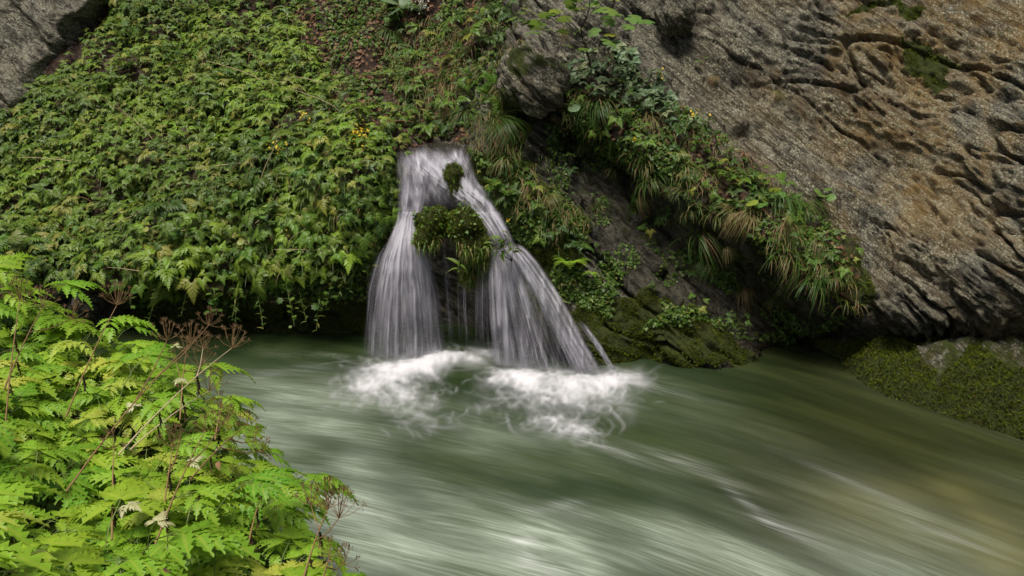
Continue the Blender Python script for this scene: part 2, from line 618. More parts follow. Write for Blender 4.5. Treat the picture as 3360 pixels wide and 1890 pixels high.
px, pz = Q[:, 0], Q[:, 1]
py = bil(CY, px, pz)
gx, gz = bil(GX, px, pz), bil(GZ, px, pz)
NB = np.stack([gx, -np.ones_like(gx), gz], 1)
NB /= np.linalg.norm(NB, axis=1)[:, None]
PB = np.stack([px, py, pz], 1)
u0, v0 = proj(PB)
jx = 16 * perlin(PB * 2.2, seed=50) + 8 * perlin(PB * 7, seed=51)
jy = 16 * perlin(PB * 2.2, seed=52) + 8 * perlin(PB * 7, seed=53)
uj, vj = u0 + jx, v0 + jy

SOILP = [[(-700, -400), (560, -400), (505, 0), (470, 70), (462, 140), (388, 150), (378, 240), (350, 272), (200, 285), (0, 275), (-700, 270)],
         [(560, 88), (640, 82), (700, 130), (775, 180), (850, 240), (862, 320), (820, 290), (760, 240), (690, 190), (600, 140), (560, 115)]]
soil = np.zeros(len(px))
for p_ in SOILP:
    soil = np.maximum(soil, inpoly(uj, vj, p_).astype(float))
MOSSP = [
    [(465, 148), (520, 150), (600, 240), (560, 300), (640, 300), (760, 368), (590, 375), (520, 300), (480, 225)],
    [(510, 62), (560, 55), (575, 90), (540, 130), (505, 180), (495, 120)],
    [(640, 290), (700, 310), (770, 372), (640, 372), (600, 320)],
    [(150, 275), (380, 250), (400, 345), (380, 372), (120, 372)],
    [(385, 150), (402, 165), (398, 240), (372, 300), (350, 240), (372, 170)],
    [(850, 250), (875, 275), (862, 320), (830, 300), (790, 240)],
    [(440, 170), (462, 165), (462, 192), (448, 195)],
    [(905, 40), (960, 60), (945, 85), (900, 75)], [(870, 0), (930, 0), (920, 18), (850, 10)],
    [(550, 125), (640, 160), (800, 270), (830, 330), (760, 320), (640, 235), (560, 180)],
    [(440, -60), (560, -60), (540, 10), (480, 90), (440, 60)],
]
moss = np.zeros(len(px))
for k, p_ in enumerate(MOSSP):
    moss = np.maximum(moss, inpoly(uj, vj, p_) * (1.0, 1, 1, .62, .8, .6, 1, .75, .7, .45, .5)[k])
wet = sstep(.45, .05, pz + .12 * perlin(PB * 2, seed=60)) * 1.0
wet = np.maximum(wet, inpoly(uj, vj, [(380, 140), (480, 150), (530, 230), (620, 372), (600, 420), (360, 420), (375, 230)]) * .95)
wet = np.maximum(wet, inpoly(uj, vj, [(530, 110), (640, 150), (760, 240), (860, 315), (840, 380), (740, 380), (620, 300), (540, 190)]) * .85)  # shade of the overhung slab, painted dark through the wet mask
wet = np.maximum(wet, inpoly(uj, vj, [(870, 300), (1060, 300), (1200, 400), (850, 400)]) * .5)
lich = sstep(560, 700, uj) * sstep(.2, .9, pz - .15) * (1 - .6 * wet)
lich = np.maximum(lich, inpoly(uj, vj, [(540, 0), (700, 0), (730, 110), (640, 100), (560, 80)]) * 1.0)
lich = np.maximum(lich, .35)
och = sstep(690, 900, u0) * sstep(330, 180, v0) * (1 - wet)
och = np.maximum(och, .45 * sstep(640, 800, u0))
isrock = 1 - soil


def rock_disp(P, ang, seed):
    x, y, z = P[:, 0], P[:, 1], P[:, 2]
    ca, sa = math.cos(ang), math.sin(ang)
    a = x * ca - z * sa
    b = x * sa + z * ca
    w = perlin(P * 1.1, seed=seed)
    b = b + .10 * w + .03 * perlin(P * 3.7, seed=seed + 1)
    d = .13 * perlin(a * .6, b * 1.5, y * .5, seed=seed + 2) + .07 * perlin(a * 1.6, b * 3.4, y, seed=seed + 3)
    t1 = b * 3.3 + .7 * perlin(a * .9, b * .8, 0, seed=seed + 4)
    k = np.floor(t1)
    fr = t1 - k
    amp = .5 + .5 * perlin(k * 3.7 + .5, a * .8, 3.3, seed=seed + 5)
    d = d + .085 * amp * (np.minimum(fr, (1 - fr) * 5) - .4)
    t2 = b * 12 + 1.3 * perlin(a * 1.6, b * 3, 0, seed=seed + 6)
    k2 = np.floor(t2)
    f2 = t2 - k2
    amp2 = .5 + .7 * perlin(k2 * 2.7 + .5, a * 2.1, 7.3, seed=seed + 7)
    d = d + .030 * amp2 * (np.minimum(f2, (1 - f2) * 3) - .4)
    rdg = 1 - np.abs(perlin(a * 3.0, b * 11, y * 3, seed=seed + 8)) * 2
    d = d + .018 * rdg
    cr = np.abs(perlin(a * .55 + 9, b * 1.9, 1.1, seed=seed + 9))
    d = d - .16 * sstep(.05, .0, cr) - .06 * sstep(.05, 0, np.abs(perlin(a * 1.1 + 3, b * 4.5, y, seed=seed + 19)))
    aw = a + .05 * perlin(P * 5, seed=seed + 12)
    bw = b + .03 * perlin(P * 6, seed=seed + 13)
    patch = .45 + .9 * sstep(-.35, .35, perlin(P * 1.3, seed=seed + 14))
    r1 = np.abs(perlin(aw * 1.1, bw * 5.5, y * 2, seed=seed + 15))
    r2 = np.abs(perlin(aw * 2.8, bw * 14, y * 4, seed=seed + 16))
    r3 = np.abs(perlin(aw * 7, bw * 27, y * 8, seed=seed + 17))
    d = d + patch * (.19 * np.minimum(r1, .35) + .11 * np.minimum(r2, .35) + .06 * np.minimum(r3, .35) - .09)
    d = d + .018 * perlin(P * 14, seed=seed + 10) + .013 * perlin(P * 29, seed=seed + 11)
    return d


dA = rock_disp(PB, math.radians(43), 100)
dB = rock_disp(PB, math.radians(27), 200)
dB = dB * .85 + .010 * perlin(PB * 9, seed=220)
wB = sstep(700, 860, u0 - v0 * .9 + 60) * sstep(330, 200, v0 - (u0 - 900) * .2)
dr = dA * (1 - wB) + dB * wB
dsoil = .23 * perlin(PB * 1.6, seed=300) + .03 * perlin(PB * 5, seed=301) + .012 * perlin(PB * 15, seed=302)
dmoss = .05 * perlin(PB * 4.2, seed=310) + .03 * perlin(PB * 9, seed=311) + .015 * perlin(PB * 22, seed=312) + .02
mm = np.clip(moss, 0, 1) * .65
disp = dr * (1 - mm) + (dmoss + dr * .4) * mm
ss = soil
disp = disp * (1 - ss) + dsoil * ss
# tame the relief right behind the upper cascade so the sheets stay in front
near_fall = inpoly(u0, v0, [(385, 140), (475, 140), (520, 250), (610, 380), (480, 360), (360, 365), (380, 240)])
disp = np.where(near_fall, disp * .45 - .03, disp)
WP = PB + NB * disp[:, None]
wu, wv = proj(WP)
G = WP.reshape(nz, nx, 3)
tx_ = np.gradient(G, axis=1)
tz_ = np.gradient(G, axis=0)
WN = np.cross(tx_, tz_).reshape(-1, 3)
WN /= np.linalg.norm(WN, axis=1)[:, None] + 1e-9
WN = np.where((WN @ np.array([0, -1, .2]))[:, None] < 0, -WN, WN)

# a hillside on the left and the cliff on the right, cut along the gully
F = grid_faces(nx, nz)
fc = WP[F].mean(1)
fu, fv = wu[F[:, 0]], wv[F[:, 0]]
cut = np.interp(fc[:, 2], [-1, .6, 1.9, 2.6, 4, 7], [-.75, -.72, -.62, -.45, -.1, .4])
left = fc[:, 0] < cut
WATT = dict(moss=moss, wet=wet, soil=soil, lichen=lich, ochre=och)  # wet: real wet rock plus the painted slab shade


def sub(name, sel, **kw):
    f = F[sel]
    idx = np.unique(f)
    mp = np.zeros(len(WP), np.int64)
    mp[idx] = np.arange(len(idx))
    me = make_mesh(name, WP[idx], mp[f], M_ROCK, {k: v[idx] for k, v in WATT.items()})
    return link(name, me, **kw)


sub('hillside', left, kind='structure')
sub('cliff', ~left, kind='structure')


# ------------------------------------------------------------------ rock wall at the top left, behind the slope
def sheet(name, P0, nrm, ang, seed, attrs, amp=1.0, shape=None, **kw):
    d = rock_disp(P0, ang, seed) * amp
    P = P0 + nrm * d[:, None]
    me = make_mesh(name, P, grid_faces(*shape), M_ROCK, attrs)
    return link(name, me, **kw)


a_, b_ = np.meshgrid(np.arange(-9.5, -3.2, .018), np.arange(1.6, 5.6, .018))
A_, B_ = a_.ravel(), b_.ravel()
crest_x = np.interp(B_, [1.6, 2.6, 3.2, 5.6], [-5.8, -5.5, -5.1, -4.65])
yy = 11.0 + 1.05 * (B_ - 2.6) + .35 * (A_ + 7) * .3 + 3.0 * sstep(-.35, .5, A_ - crest_x - .15 * perlin(B_ * 2, A_ * 0, 0, seed=3))
P0 = np.stack([A_, yy, B_], 1)
one = np.ones(len(A_))
sheet('rock_wall', P0, np.array([0, -.85, .5]), math.radians(38), 400,
      dict(moss=.25 * one, wet=0 * one, soil=0 * one, lichen=1.0 * one, ochre=.1 * one), .8, a_.shape[::-1], kind='structure')


# ------------------------------------------------------------------ free rocks
def rock_blob(name, c, rad, seed, ang=.7, rot=(0, 0, 0), attrs=None, amp=.5, sub_=6, mossy=0.0, **kw):
    import bmesh
    bm = bmesh.new()
    bmesh.ops.create_icosphere(bm, subdivisions=sub_, radius=1)
    V = np.array([v.co[:] for v in bm.verts])
    Fc = np.array([[v.index for v in f.verts] for f in bm.faces])
    bm.free()
    n = V.copy()
    V = np.sign(V) * np.abs(V) ** .86
    V = V * np.array(rad)
    M = np.array(Euler(rot).to_matrix())
    V = V @ M.T
    n = n @ M.T
    Pw = V + np.array(c)
    d = rock_disp(Pw, ang, seed) * amp * (1 - mossy) + mossy * (.11 * perlin(Pw * 4.5, seed=seed) + .045 * perlin(Pw * 11, seed=seed + 1) + .012 * perlin(Pw * 28, seed=seed + 2))
    Pw = Pw + n * d[:, None]
    me = make_mesh(name, Pw - np.array(c), Fc, M_ROCK, {k: (np.full(len(V), v) if np.isscalar(v) else v(Pw)) for k, v in attrs.items()})
    o = link(name, me, loc=c, **kw)
    return o, Pw, n


C1 = at(432, 229, 8.22)
C2 = at(471, 235, 8.16)
ATM = dict(moss=1.0, wet=.3, soil=0.0, lichen=0.0, ochre=0.0)
_, MB1, MN1 = rock_blob('mossy_rock', C1, (.150, .15, .155), 501, attrs=ATM, mossy=.9, sub_=5,
                        label='rounded moss covered rock against the left curtain of the waterfall', cat='rock')
_, MB2, MN2 = rock_blob('mossy_rock', C2, (.145, .15, .26), 502, attrs=ATM, mossy=.9, sub_=5, rot=(0, -.25, 0),
                        label='taller moss covered rock between the two arms of the waterfall', cat='rock')
_, MB3, MN3 = rock_blob('mossy_rock', at(455, 182, 8.5), (.05, .05, .12), 503, attrs=ATM, mossy=.8, sub_=4, rot=(0, -.25, 0),
                        label='small dark mossy rock poking out of the upper cascade', cat='rock')
_, MB4, MN4 = rock_blob('mossy_rock', at(478, 268, 8.35), (.16, .14, .17), 504, attrs=ATM, mossy=.9, sub_=5,
                        label='dripping mossy rock hanging low behind the right arm of the waterfall', cat='rock')
_, MB5, MN5 = rock_blob('boulder', at(533, 82, 8.85), (.36, .35, .28), 505, rot=(0, .45, 0), amp=.6,
                        attrs=dict(moss=lambda P: .6 * sstep(-.1, .2, perlin(P * 2.5, seed=9)), wet=0.0, soil=0.0, lichen=.9, ochre=.2), mossy=.2,
                        label='blunt lichened boulder with moss streaks above the ledge left of the sapling', cat='boulder')
_, MB6, MN6 = rock_blob('boulder', at(676, 10, 9.62), (.22, .25, .27), 506, amp=.4,
                        attrs=dict(moss=.1, wet=0.0, soil=0.0, lichen=.8, ochre=.1),
                        label='knob shaped grey boulder at the top edge above the bramble', cat='boulder')
# wet dark slab that the right arm slides over
_, MB7, MN7 = rock_blob('wet_slab', at(574, 345, 7.98), (.16, .14, .50), 507, rot=(0, -.62, 0), amp=.4,
                        attrs=dict(moss=.5, wet=1.0, soil=0.0, lichen=0.0, ochre=0.0), mossy=.4,
                        label='dark wet rock slab showing through the thin right arm of the waterfall', cat='rock')

# mossy boulder at the right edge: a low hump rising from the water, z = g(x, y)
wl = np.array([ground(U, V)[:2] for U, V in [(832, 356), (850, 372), (866, 385), (890, 396), (914, 404), (950, 417), (985, 428), (1024, 441), (1080, 462), (1200, 510)]])
bx, by = np.meshgrid(np.arange(2.4, 6.4, .0135), np.arange(4.6, 8.5, .0135))
wy = np.interp(bx, wl[:, 0], wl[:, 1])
wy = np.where(bx < wl[0, 0], wl[0, 1] + (wl[0, 0] - bx) * 2.5, wy)
dist = (by - wy) * .72
top = np.interp(bx, [2.7, 3.1, 3.4, 3.8, 4.3, 5.0, 6.4], [-.4, -.08, .24, .40, .52, .66, .8])
bz = np.where(dist > 0, top * (1 - np.exp(-np.clip(dist, 0, 9) / .13)), dist * 2.2)
PB2 = np.stack([bx.ravel(), by.ravel(), bz.ravel()], 1)
# strata here run down to the right and toward the viewer
al2 = PB2[:, 0] * .75 - PB2[:, 1] * .65
ac2 = PB2[:, 0] * .65 + PB2[:, 1] * .75
t1 = ac2 * 2.6 + .6 * perlin(al2 * .8, ac2, 0, seed=71)
fr = t1 - np.floor(t1)
d2 = .09 * (np.minimum(fr, (1 - fr) * 5) - .45) + .09 * perlin(al2 * .8, ac2 * 2, 0, seed=72)
d2 = d2 + .08 * perlin(PB2 * 3.3, seed=73) + .06 * perlin(PB2 * 8, seed=74) + .045 * perlin(PB2 * 15, seed=75) + .022 * perlin(PB2 * 31, seed=76)
d2 = d2 - .10 * sstep(.05, 0, np.abs(perlin(al2 * .5, ac2 * 1.6, 2.2, seed=77)))
d2 *= sstep(-.25, .25, dist.ravel() + .1)
PB2[:, 2] += d2
m2 = .55 + .5 * sstep(-.2, .1, perlin(PB2 * np.array([2.2, 2.2, 2.2]), seed=78) + .25 - .5 * sstep(.3, .6, PB2[:, 2]))
me = make_mesh('mossy_boulder', PB2, grid_faces(bx.shape[1], bx.shape[0]), M_ROCK,
               dict(moss=m2, wet=sstep(.10, .0, PB2[:, 2]), soil=0 * m2, lichen=.9 + 0 * m2, ochre=.1 + 0 * m2))
link('mossy_boulder', me, label='long low moss covered boulder at the right edge of the water', cat='boulder')
B2N = np.cross(np.gradient(PB2.reshape(*bx.shape, 3), axis=1), np.gradient(PB2.reshape(*bx.shape, 3), axis=0)).reshape(-1, 3)
B2N /= np.linalg.norm(B2N, axis=1)[:, None] + 1e-9

# ------------------------------------------------------------------ water of the pool
wxs = np.concatenate([np.arange(-16, -4.4, .25), np.arange(-4.4, 5.2, .0165), np.arange(5.2, 12, .25)])
wys = np.concatenate([np.arange(-6, 3.8, .3), np.arange(3.8, 9.0, .0165), np.arange(9.0, 11, .3)])
GXw, GYw = np.meshgrid(wxs, wys)
xw, yw = GXw.ravel(), GYw.ravel()
PW = np.stack([xw, yw, 0 * xw], 1)
U, V = proj(PW)


def blob(cu, cv, ru, rv, ang=0.0, p=2):
    c, s = math.cos(math.radians(ang)), math.sin(math.radians(ang))
    a = ((U - cu) * c + (V - cv) * s) / ru
    b = (-(U - cu) * s + (V - cv) * c) / rv
    return np.exp(-(a * a + b * b) ** (p / 2))


wu1 = perlin(xw * 1.6, yw * 1.6, 0, seed=80)
wu2 = perlin(xw * 1.6, yw * 1.6, 0, seed=81)
wx1 = xw + .10 * wu1 + .05 * perlin(xw * 5, yw * 5, 0, seed=82)
wy1 = yw + .10 * wu2 + .05 * perlin(xw * 5, yw * 5, 0, seed=83)
ridg = 1 - 2.2 * np.abs(perlin(wx1 * 3.2, wy1 * 4.5, 0, seed=84))
ridg2 = 1 - 2.2 * np.abs(perlin(wx1 * 8, wy1 * 11, 0, seed=85))
ridg3 = 1 - 2.2 * np.abs(perlin(wx1 * 19, wy1 * 26, 0, seed=86))
wisp = .5 * ridg + .32 * ridg2 + .18 * ridg3                 # about -1 .. 1
def polar(cu, cv, ka, kr, sd):
    c = ground(cu, cv)
    dx, dy = wx1 - c[0], wy1 - c[1]
    rr_ = np.hypot(dx, dy)
    an = np.arctan2(dy, dx)
    return 1 - 2.2 * np.abs(perlin(np.cos(an) * ka + 3, np.sin(an) * ka, rr_ * kr, seed=sd))


wl_ = .5 * polar(408, 366, 3.0, 2.2, 92) + .5 * polar(412, 366, 8.0, 4.0, 93)
wr_ = .5 * polar(550, 366, 4.0, 2.2, 94) + .5 * polar(555, 366, 10.0, 4.0, 95)
wlr = np.where(U < 470, wl_, wr_)
tm = sstep(440, 500, U)
wisp = .4 * wisp + .6 * (wl_ * (1 - tm) + wr_ * tm)
core = (blob(402, 371, 34, 6, -8) * .35 + blob(520, 376, 32, 5, 8) * .35 + blob(396, 379, 24, 8, -12) * .85 + blob(450, 358, 28, 6, -8) * .70 + blob(423, 366, 36, 8, -15) * .45
        + blob(505, 376, 22, 9, 20) * .30 + blob(598, 384, 34, 8, 2) * .75 + blob(548, 388, 44, 10, 8) * .30 + blob(628, 378, 20, 6, 0) * .3)
halo = (blob(395, 392, 50, 22, 10) * .75 + blob(366, 402, 26, 15, 40) * .55 + blob(400, 422, 26, 8, 10) * .60 + blob(548, 400, 80, 22, 10) * .80
        + blob(535, 424, 48, 18, 35) * .55 + blob(348, 385, 14, 12, 80) * .5 + blob(640, 383, 24, 8, 5) * .5 + blob(436, 420, 18, 3, 8) * .9 + blob(470, 352, 34, 6, 0) * .7 + blob(478, 370, 40, 10, 20) * .45 + blob(600, 410, 50, 12, 20) * .5 + blob(380, 415, 40, 12, 20) * .35 + blob(560, 432, 46, 10, 25) * .45 + blob(420, 398, 50, 18, 0) * .25)
# froth drawn out by the long exposure: many soft curling wisps leaving the places where the water lands
FOAMK = .62
RU0, RV0, RS = 300.0, 330.0, .6
rw, rh = int(400 / RS), int(130 / RS)
ras = [np.zeros((rh, rw)) for _ in range(4)]
rf = np.random.default_rng(314)


def wisps(n, src, ang, sp, Lm, curl, squash=.5, gain=1.0):
    for _ in range(n):
        t_ = rf.random()
        u = src[0][0] + (src[1][0] - src[0][0]) * t_ + rf.normal() * src[2]
        v = src[0][1] + (src[1][1] - src[0][1]) * t_ + rf.normal() * src[2] * .6
        a = math.radians(ang[0] + (ang[1] - ang[0]) * t_) + rf.normal() * sp
        L = Lm * (.4 + rf.random() ** 1.5 * 1.5)
        c = curl * rf.normal() / 12
        m = int(L / .5) + 3
        k = rf.choice(4, p=(.40, .32, .18, .10))
        am = gain * (.1 + 1.6 * rf.random() ** 2.5) * (.55, 1.0, 1.2, 2.2)[k]
        for q in range(m):
            x, y = (u - RU0) / RS, (v - RV0) / RS
            xi_, yi_ = int(x), int(y)
            if 1 <= xi_ < rw - 2 and 1 <= yi_ < rh - 2:
                w_ = am * math.sin(math.pi * (q + 1) / (m + 1)) * (1 - .5 * q / m)
                fx_, fy_ = x - xi_, y - yi_
                r_ = ras[k]
                r_[yi_, xi_] += w_ * (1 - fx_) * (1 - fy_)
                r_[yi_, xi_ + 1] += w_ * fx_ * (1 - fy_)
                r_[yi_ + 1, xi_] += w_ * (1 - fx_) * fy_
                r_[yi_ + 1, xi_ + 1] += w_ * fx_ * fy_
            u += .5 * math.cos(a)
            v += .5 * math.sin(a) * squash
            a += c * .5 + .06 * rf.normal()


wisps(620, ((372, 372), (440, 362), 9), (165, 55), .8, 26, 1.6)
wisps(560, ((350, 384), (420, 400), 15), (120, 30), .9, 24, 2.4)
wisps(260, ((430, 356), (482, 354), 6), (200, -10), .6, 22, 1.0)
wisps(620, ((496, 376), (610, 384), 10), (120, 10), .7, 30, 1.4)
wisps(520, ((496, 390), (612, 398), 18), (60, 25), .5, 34, 1.6)
wisps(200, ((530, 415), (580, 432), 8), (40, 20), .4, 34, 1.0)
wisps(150, ((600, 382), (625, 380), 8), (10, -5), .35, 26, .8)
wisps(70, ((385, 425), (450, 422), 8), (10, 10), .3, 22, .8, gain=.8)


def gblur(A, sg):
    n_ = int(3 * sg) + 1
    kx = np.exp(-.5 * (np.arange(-n_, n_ + 1) / sg) ** 2)
    kx /= kx.sum()
    A = np.apply_along_axis(lambda r_: np.convolve(r_, kx, 'same'), 1, A)
    return np.apply_along_axis(lambda r_: np.convolve(r_, kx, 'same'), 0, A)


acc = sum(gblur(ras[k], sg) for k, sg in enumerate((1.2, 1.8, 3.0, 7.0)))
ix_ = np.clip((U - RU0) / RS, 0, rw - 1.001)
iy_ = np.clip((V - RV0) / RS, 0, rh - 1.001)
jx_, jy_ = ix_.astype(int), iy_.astype(int)
fx_, fy_ = ix_ - jx_, iy_ - jy_
fa = acc[jy_, jx_] * (1 - fx_) * (1 - fy_) + acc[jy_, jx_ + 1] * fx_ * (1 - fy_) + acc[jy_ + 1, jx_] * (1 - fx_) * fy_ + acc[jy_ + 1, jx_ + 1] * fx_ * fy_
fa *= (U > RU0 + 1) & (U < RU0 + 398) & (V > RV0 + 1) & (V < RV0 + 128)
print('foam raster p50/p90/p99', np.percentile(acc[acc > .01], [50, 90, 99]))
foam = 1 - np.exp(-fa * FOAMK - .55 * core * np.clip(fa, 0, 1))
foam = np.clip(foam, 0, .95)
# the stream lines: psi across the current, s along it
dydx = .22 + .11 * (np.clip(xw, -4, 4.5) + 2)
xi = np.clip(xw, -4, 4.5)
h = .22 * xw + .11 * (xi * xi / 2 + 2 * xi) + .88 * (xw - xi)
psi = yw + h
flow = np.stack([xw, psi + .05 * perlin(xw * .7, psi * 1.2, 0, seed=88)], 1)
pale = (blob(290, 470, 110, 60, 25) * 1.15 + blob(420, 560, 260, 45, 4) * .75 + blob(620, 545, 200, 40, 8) * .5 + blob(330, 530, 120, 40, 20) * .75  # sky reflection at left painted in as pale colour, along with milky streaks
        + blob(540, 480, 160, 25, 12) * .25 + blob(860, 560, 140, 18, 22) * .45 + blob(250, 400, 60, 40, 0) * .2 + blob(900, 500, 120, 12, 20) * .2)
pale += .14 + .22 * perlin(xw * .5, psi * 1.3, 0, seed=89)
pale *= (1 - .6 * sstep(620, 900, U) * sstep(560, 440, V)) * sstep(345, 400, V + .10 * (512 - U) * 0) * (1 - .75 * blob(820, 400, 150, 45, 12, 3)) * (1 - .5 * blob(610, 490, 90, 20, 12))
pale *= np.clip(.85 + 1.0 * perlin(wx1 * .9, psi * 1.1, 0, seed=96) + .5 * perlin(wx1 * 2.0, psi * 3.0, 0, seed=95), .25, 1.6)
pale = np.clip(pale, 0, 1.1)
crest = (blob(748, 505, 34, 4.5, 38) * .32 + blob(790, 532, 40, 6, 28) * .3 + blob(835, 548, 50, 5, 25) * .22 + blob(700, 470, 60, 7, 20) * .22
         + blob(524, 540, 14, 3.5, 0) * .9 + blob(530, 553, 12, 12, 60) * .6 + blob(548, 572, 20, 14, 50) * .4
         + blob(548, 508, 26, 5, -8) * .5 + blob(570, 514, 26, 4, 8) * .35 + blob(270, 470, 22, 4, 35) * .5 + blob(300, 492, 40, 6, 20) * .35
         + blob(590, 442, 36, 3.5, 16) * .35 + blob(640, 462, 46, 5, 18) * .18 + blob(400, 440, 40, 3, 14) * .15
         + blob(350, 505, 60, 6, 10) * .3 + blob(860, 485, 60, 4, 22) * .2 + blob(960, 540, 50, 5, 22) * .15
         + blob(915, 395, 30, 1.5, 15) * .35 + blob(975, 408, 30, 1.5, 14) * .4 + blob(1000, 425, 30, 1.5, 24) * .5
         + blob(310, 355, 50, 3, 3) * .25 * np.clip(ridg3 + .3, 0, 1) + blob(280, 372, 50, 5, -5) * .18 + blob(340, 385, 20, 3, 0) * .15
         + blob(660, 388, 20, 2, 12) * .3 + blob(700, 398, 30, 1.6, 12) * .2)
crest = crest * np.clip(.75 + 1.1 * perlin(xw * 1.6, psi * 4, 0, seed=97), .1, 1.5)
olive = np.clip(sstep(620, 840, U + (V - 400) * .3), 0, 1.0)
shoal = np.clip(blob(954, 490, 26, 10, 20) * .35 + blob(975, 512, 40, 10, 30) * .45 + blob(1020, 560, 50, 28, 0) * .55 + blob(930, 520, 120, 45, 10) * .38 + blob(880, 520, 60, 30, 0) * .2, 0, 1) * (.6 + .8 * np.clip(perlin(xw * 1.4, yw * 2, 0, seed=99) + .3, 0, 1))
zz = .018 * perlin(xw * .9, psi * 3.5, 0, seed=90) + .009 * perlin(xw * 1.8, psi * 9, 0, seed=91)
zz = zz + foam * (.016 + .005 * wisp) + core * .035
PW[:, 2] = np.where(np.abs(xw) < 6, zz, 0)
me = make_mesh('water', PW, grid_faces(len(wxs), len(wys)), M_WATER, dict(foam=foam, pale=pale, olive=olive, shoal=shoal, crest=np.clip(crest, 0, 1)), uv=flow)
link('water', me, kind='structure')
gme = make_mesh('riverbed', [(-30, -20, -.9), (30, -20, -.9), (30, 40, -.9), (-30, 40, -.9)], np.array([[0, 1, 2, 3]]), M_ROCK,
                {k: np.zeros(4) for k in ('moss', 'wet', 'soil', 'lichen', 'ochre')})
link('riverbed', gme, kind='structure')

# ------------------------------------------------------------------ the falls
fall = link('waterfall', None, label='silky white waterfall splitting into two arms over mossy rocks', cat='waterfall', loc=tuple(at(430, 361, 8.0)))
FL = np.array(fall.location)



# the falling water is a curved sheet; its density is the sum of many fine stream threads that follow the flow
FU = np.arange(352, 632, .55)
FV_ = np.arange(134, 392, .60)
nfu, nfv = len(FU), len(FV_)
YS = [(400, 140, 9.15), (440, 136, 9.25), (470, 136, 9.2), (390, 150, 8.80), (430, 150, 8.78), (464, 149, 8.76), (398, 165, 8.62), (430, 165, 8.60), (468, 165, 8.58), (398, 185, 8.50), (430, 185, 8.50), (470, 185, 8.46),
      (400, 205, 8.42), (440, 205, 8.42), (480, 205, 8.36), (396, 222, 8.35), (422, 222, 8.36), (490, 222, 8.26), (386, 246, 8.24), (426, 246, 8.28), (405, 246, 8.18), (500, 240, 8.14), (450, 250, 8.42),
      (378, 275, 8.18), (432, 275, 8.22), (405, 275, 8.08), (508, 262, 7.98), (495, 290, 7.94), (540, 280, 7.92), (520, 275, 7.94), (373, 320, 8.12), (442, 320, 8.16), (405, 320, 8.00), (370, 362, 8.06), (444, 362, 8.08), (405, 362, 7.94),
      (460, 290, 8.34), (465, 346, 8.26), (490, 330, 7.90), (515, 330, 7.86), (560, 325, 7.80), (494, 368, 7.82), (520, 368, 7.78), (550, 374, 7.72), (580, 340, 7.74), (600, 365, 7.62), (600, 340, 7.70), (620, 378, 7.54), (588, 385, 7.58),
      (560, 390, 7.66), (400, 390, 7.86), (480, 390, 7.86), (630, 330, 7.7), (560, 240, 7.9), (600, 280, 7.8), (352, 200, 8.5), (352, 300, 8.2), (352, 390, 7.95), (520, 180, 8.45), (540, 140, 8.7), (632, 390, 7.5), (620, 240, 7.8)]
ya = np.array(YS, float)
ysurf = rbf_fit(ya[:, :2] / 100, ya[:, 2], 2e-3)
fuu, fvv = np.meshgrid(FU, FV_)
fy0 = ysurf(np.stack([fuu.ravel(), fvv.ravel()], 1) / 100).reshape(nfv, nfu)
# streams: rows (V, U_left, U_right, density)
ST = {
    'left': ([(146, 396, 424, .0), (152, 397, 424, .5), (165, 398, 425, .85), (185, 399, 425, .9), (205, 399, 424, 1.0), (222, 396, 421, 1.15), (236, 391, 422, 1.3), (248, 386, 425, 1.2), (262, 381, 430, .95), (290, 375, 437, .62),
              (320, 371, 441, .48), (345, 368, 444, .42), (368, 366, 446, .40)], 330, 1.0),
    'left_spill': ([(236, 388, 402, .0), (256, 374, 396, .22), (290, 365, 388, .20), (330, 362, 382, .16), (368, 360, 380, .13)], 40, .9),
    'sheet': ([(142, 404, 470, .0), (150, 404, 464, .35), (162, 408, 466, .50), (178, 412, 470, .50), (192, 416, 474, .42), (206, 422, 480, .22), (214, 424, 484, .0)], 170, 1.2),
    'branch': ([(147, 404, 440, .1), (156, 408, 446, .6), (168, 418, 456, .8), (180, 432, 466, .85), (192, 446, 478, .95), (203, 460, 490, 1.0), (215, 470, 499, 1.0), (228, 480, 506, 1.0), (240, 487, 512, 1.1), (250, 489, 518, 1.15)], 200, 1.1),
    'side': ([(146, 444, 464, .2), (156, 448, 464, .65), (164, 455, 468, .6), (174, 460, 473, .5), (184, 464, 479, .5), (196, 468, 490, .45), (206, 474, 494, .2)], 70, 1.0),
    'steep': ([(244, 488, 506, .9), (254, 489, 512, 1.0), (268, 488, 518, .85), (290, 488, 526, .62), (320, 489, 537, .46), (345, 491, 545, .38), (378, 493, 554, .36)], 200, 1.0),
    'bright': ([(262, 490, 504, .0), (285, 491, 507, .50), (310, 492, 509, .45), (345, 494, 512, .30), (372, 495, 515, .25)], 40, 1.2),
    'arm': ([(242, 500, 517, 1.0), (252, 506, 528, 1.15), (264, 515, 538, 1.0), (280, 526, 549, .90), (300, 537, 562, .82), (320, 547, 573, .75), (340, 557, 583, .72), (360, 567, 595, .66), (382, 577, 606, .60)], 190, 1.2),
    'veil': ([(252, 508, 526, .4), (270, 513, 534, .42), (300, 522, 548, .26), (330, 532, 562, .18), (360, 542, 576, .15), (382, 550, 586, .14)], 70, .8),
    'runlet': ([(318, 576, 582, .0), (332, 584, 592, .55), (345, 594, 601, .75), (360, 604, 610, .75), (378, 613, 620, .7)], 20, 1.0),
    'drips': ([(236, 441, 446, .35), (262, 443, 449, .30), (300, 445, 452, .22), (350, 446, 455, .16)], 10, .8),
    'drips2': ([(258, 476, 486, .30), (290, 474, 486, .30), (320, 474, 486, .25), (352, 474, 487, .2)], 14, .8),
    'drips3': ([(262, 456, 470, .05), (290, 456, 470, .14), (352, 458, 472, .10)], 6, .55),
}


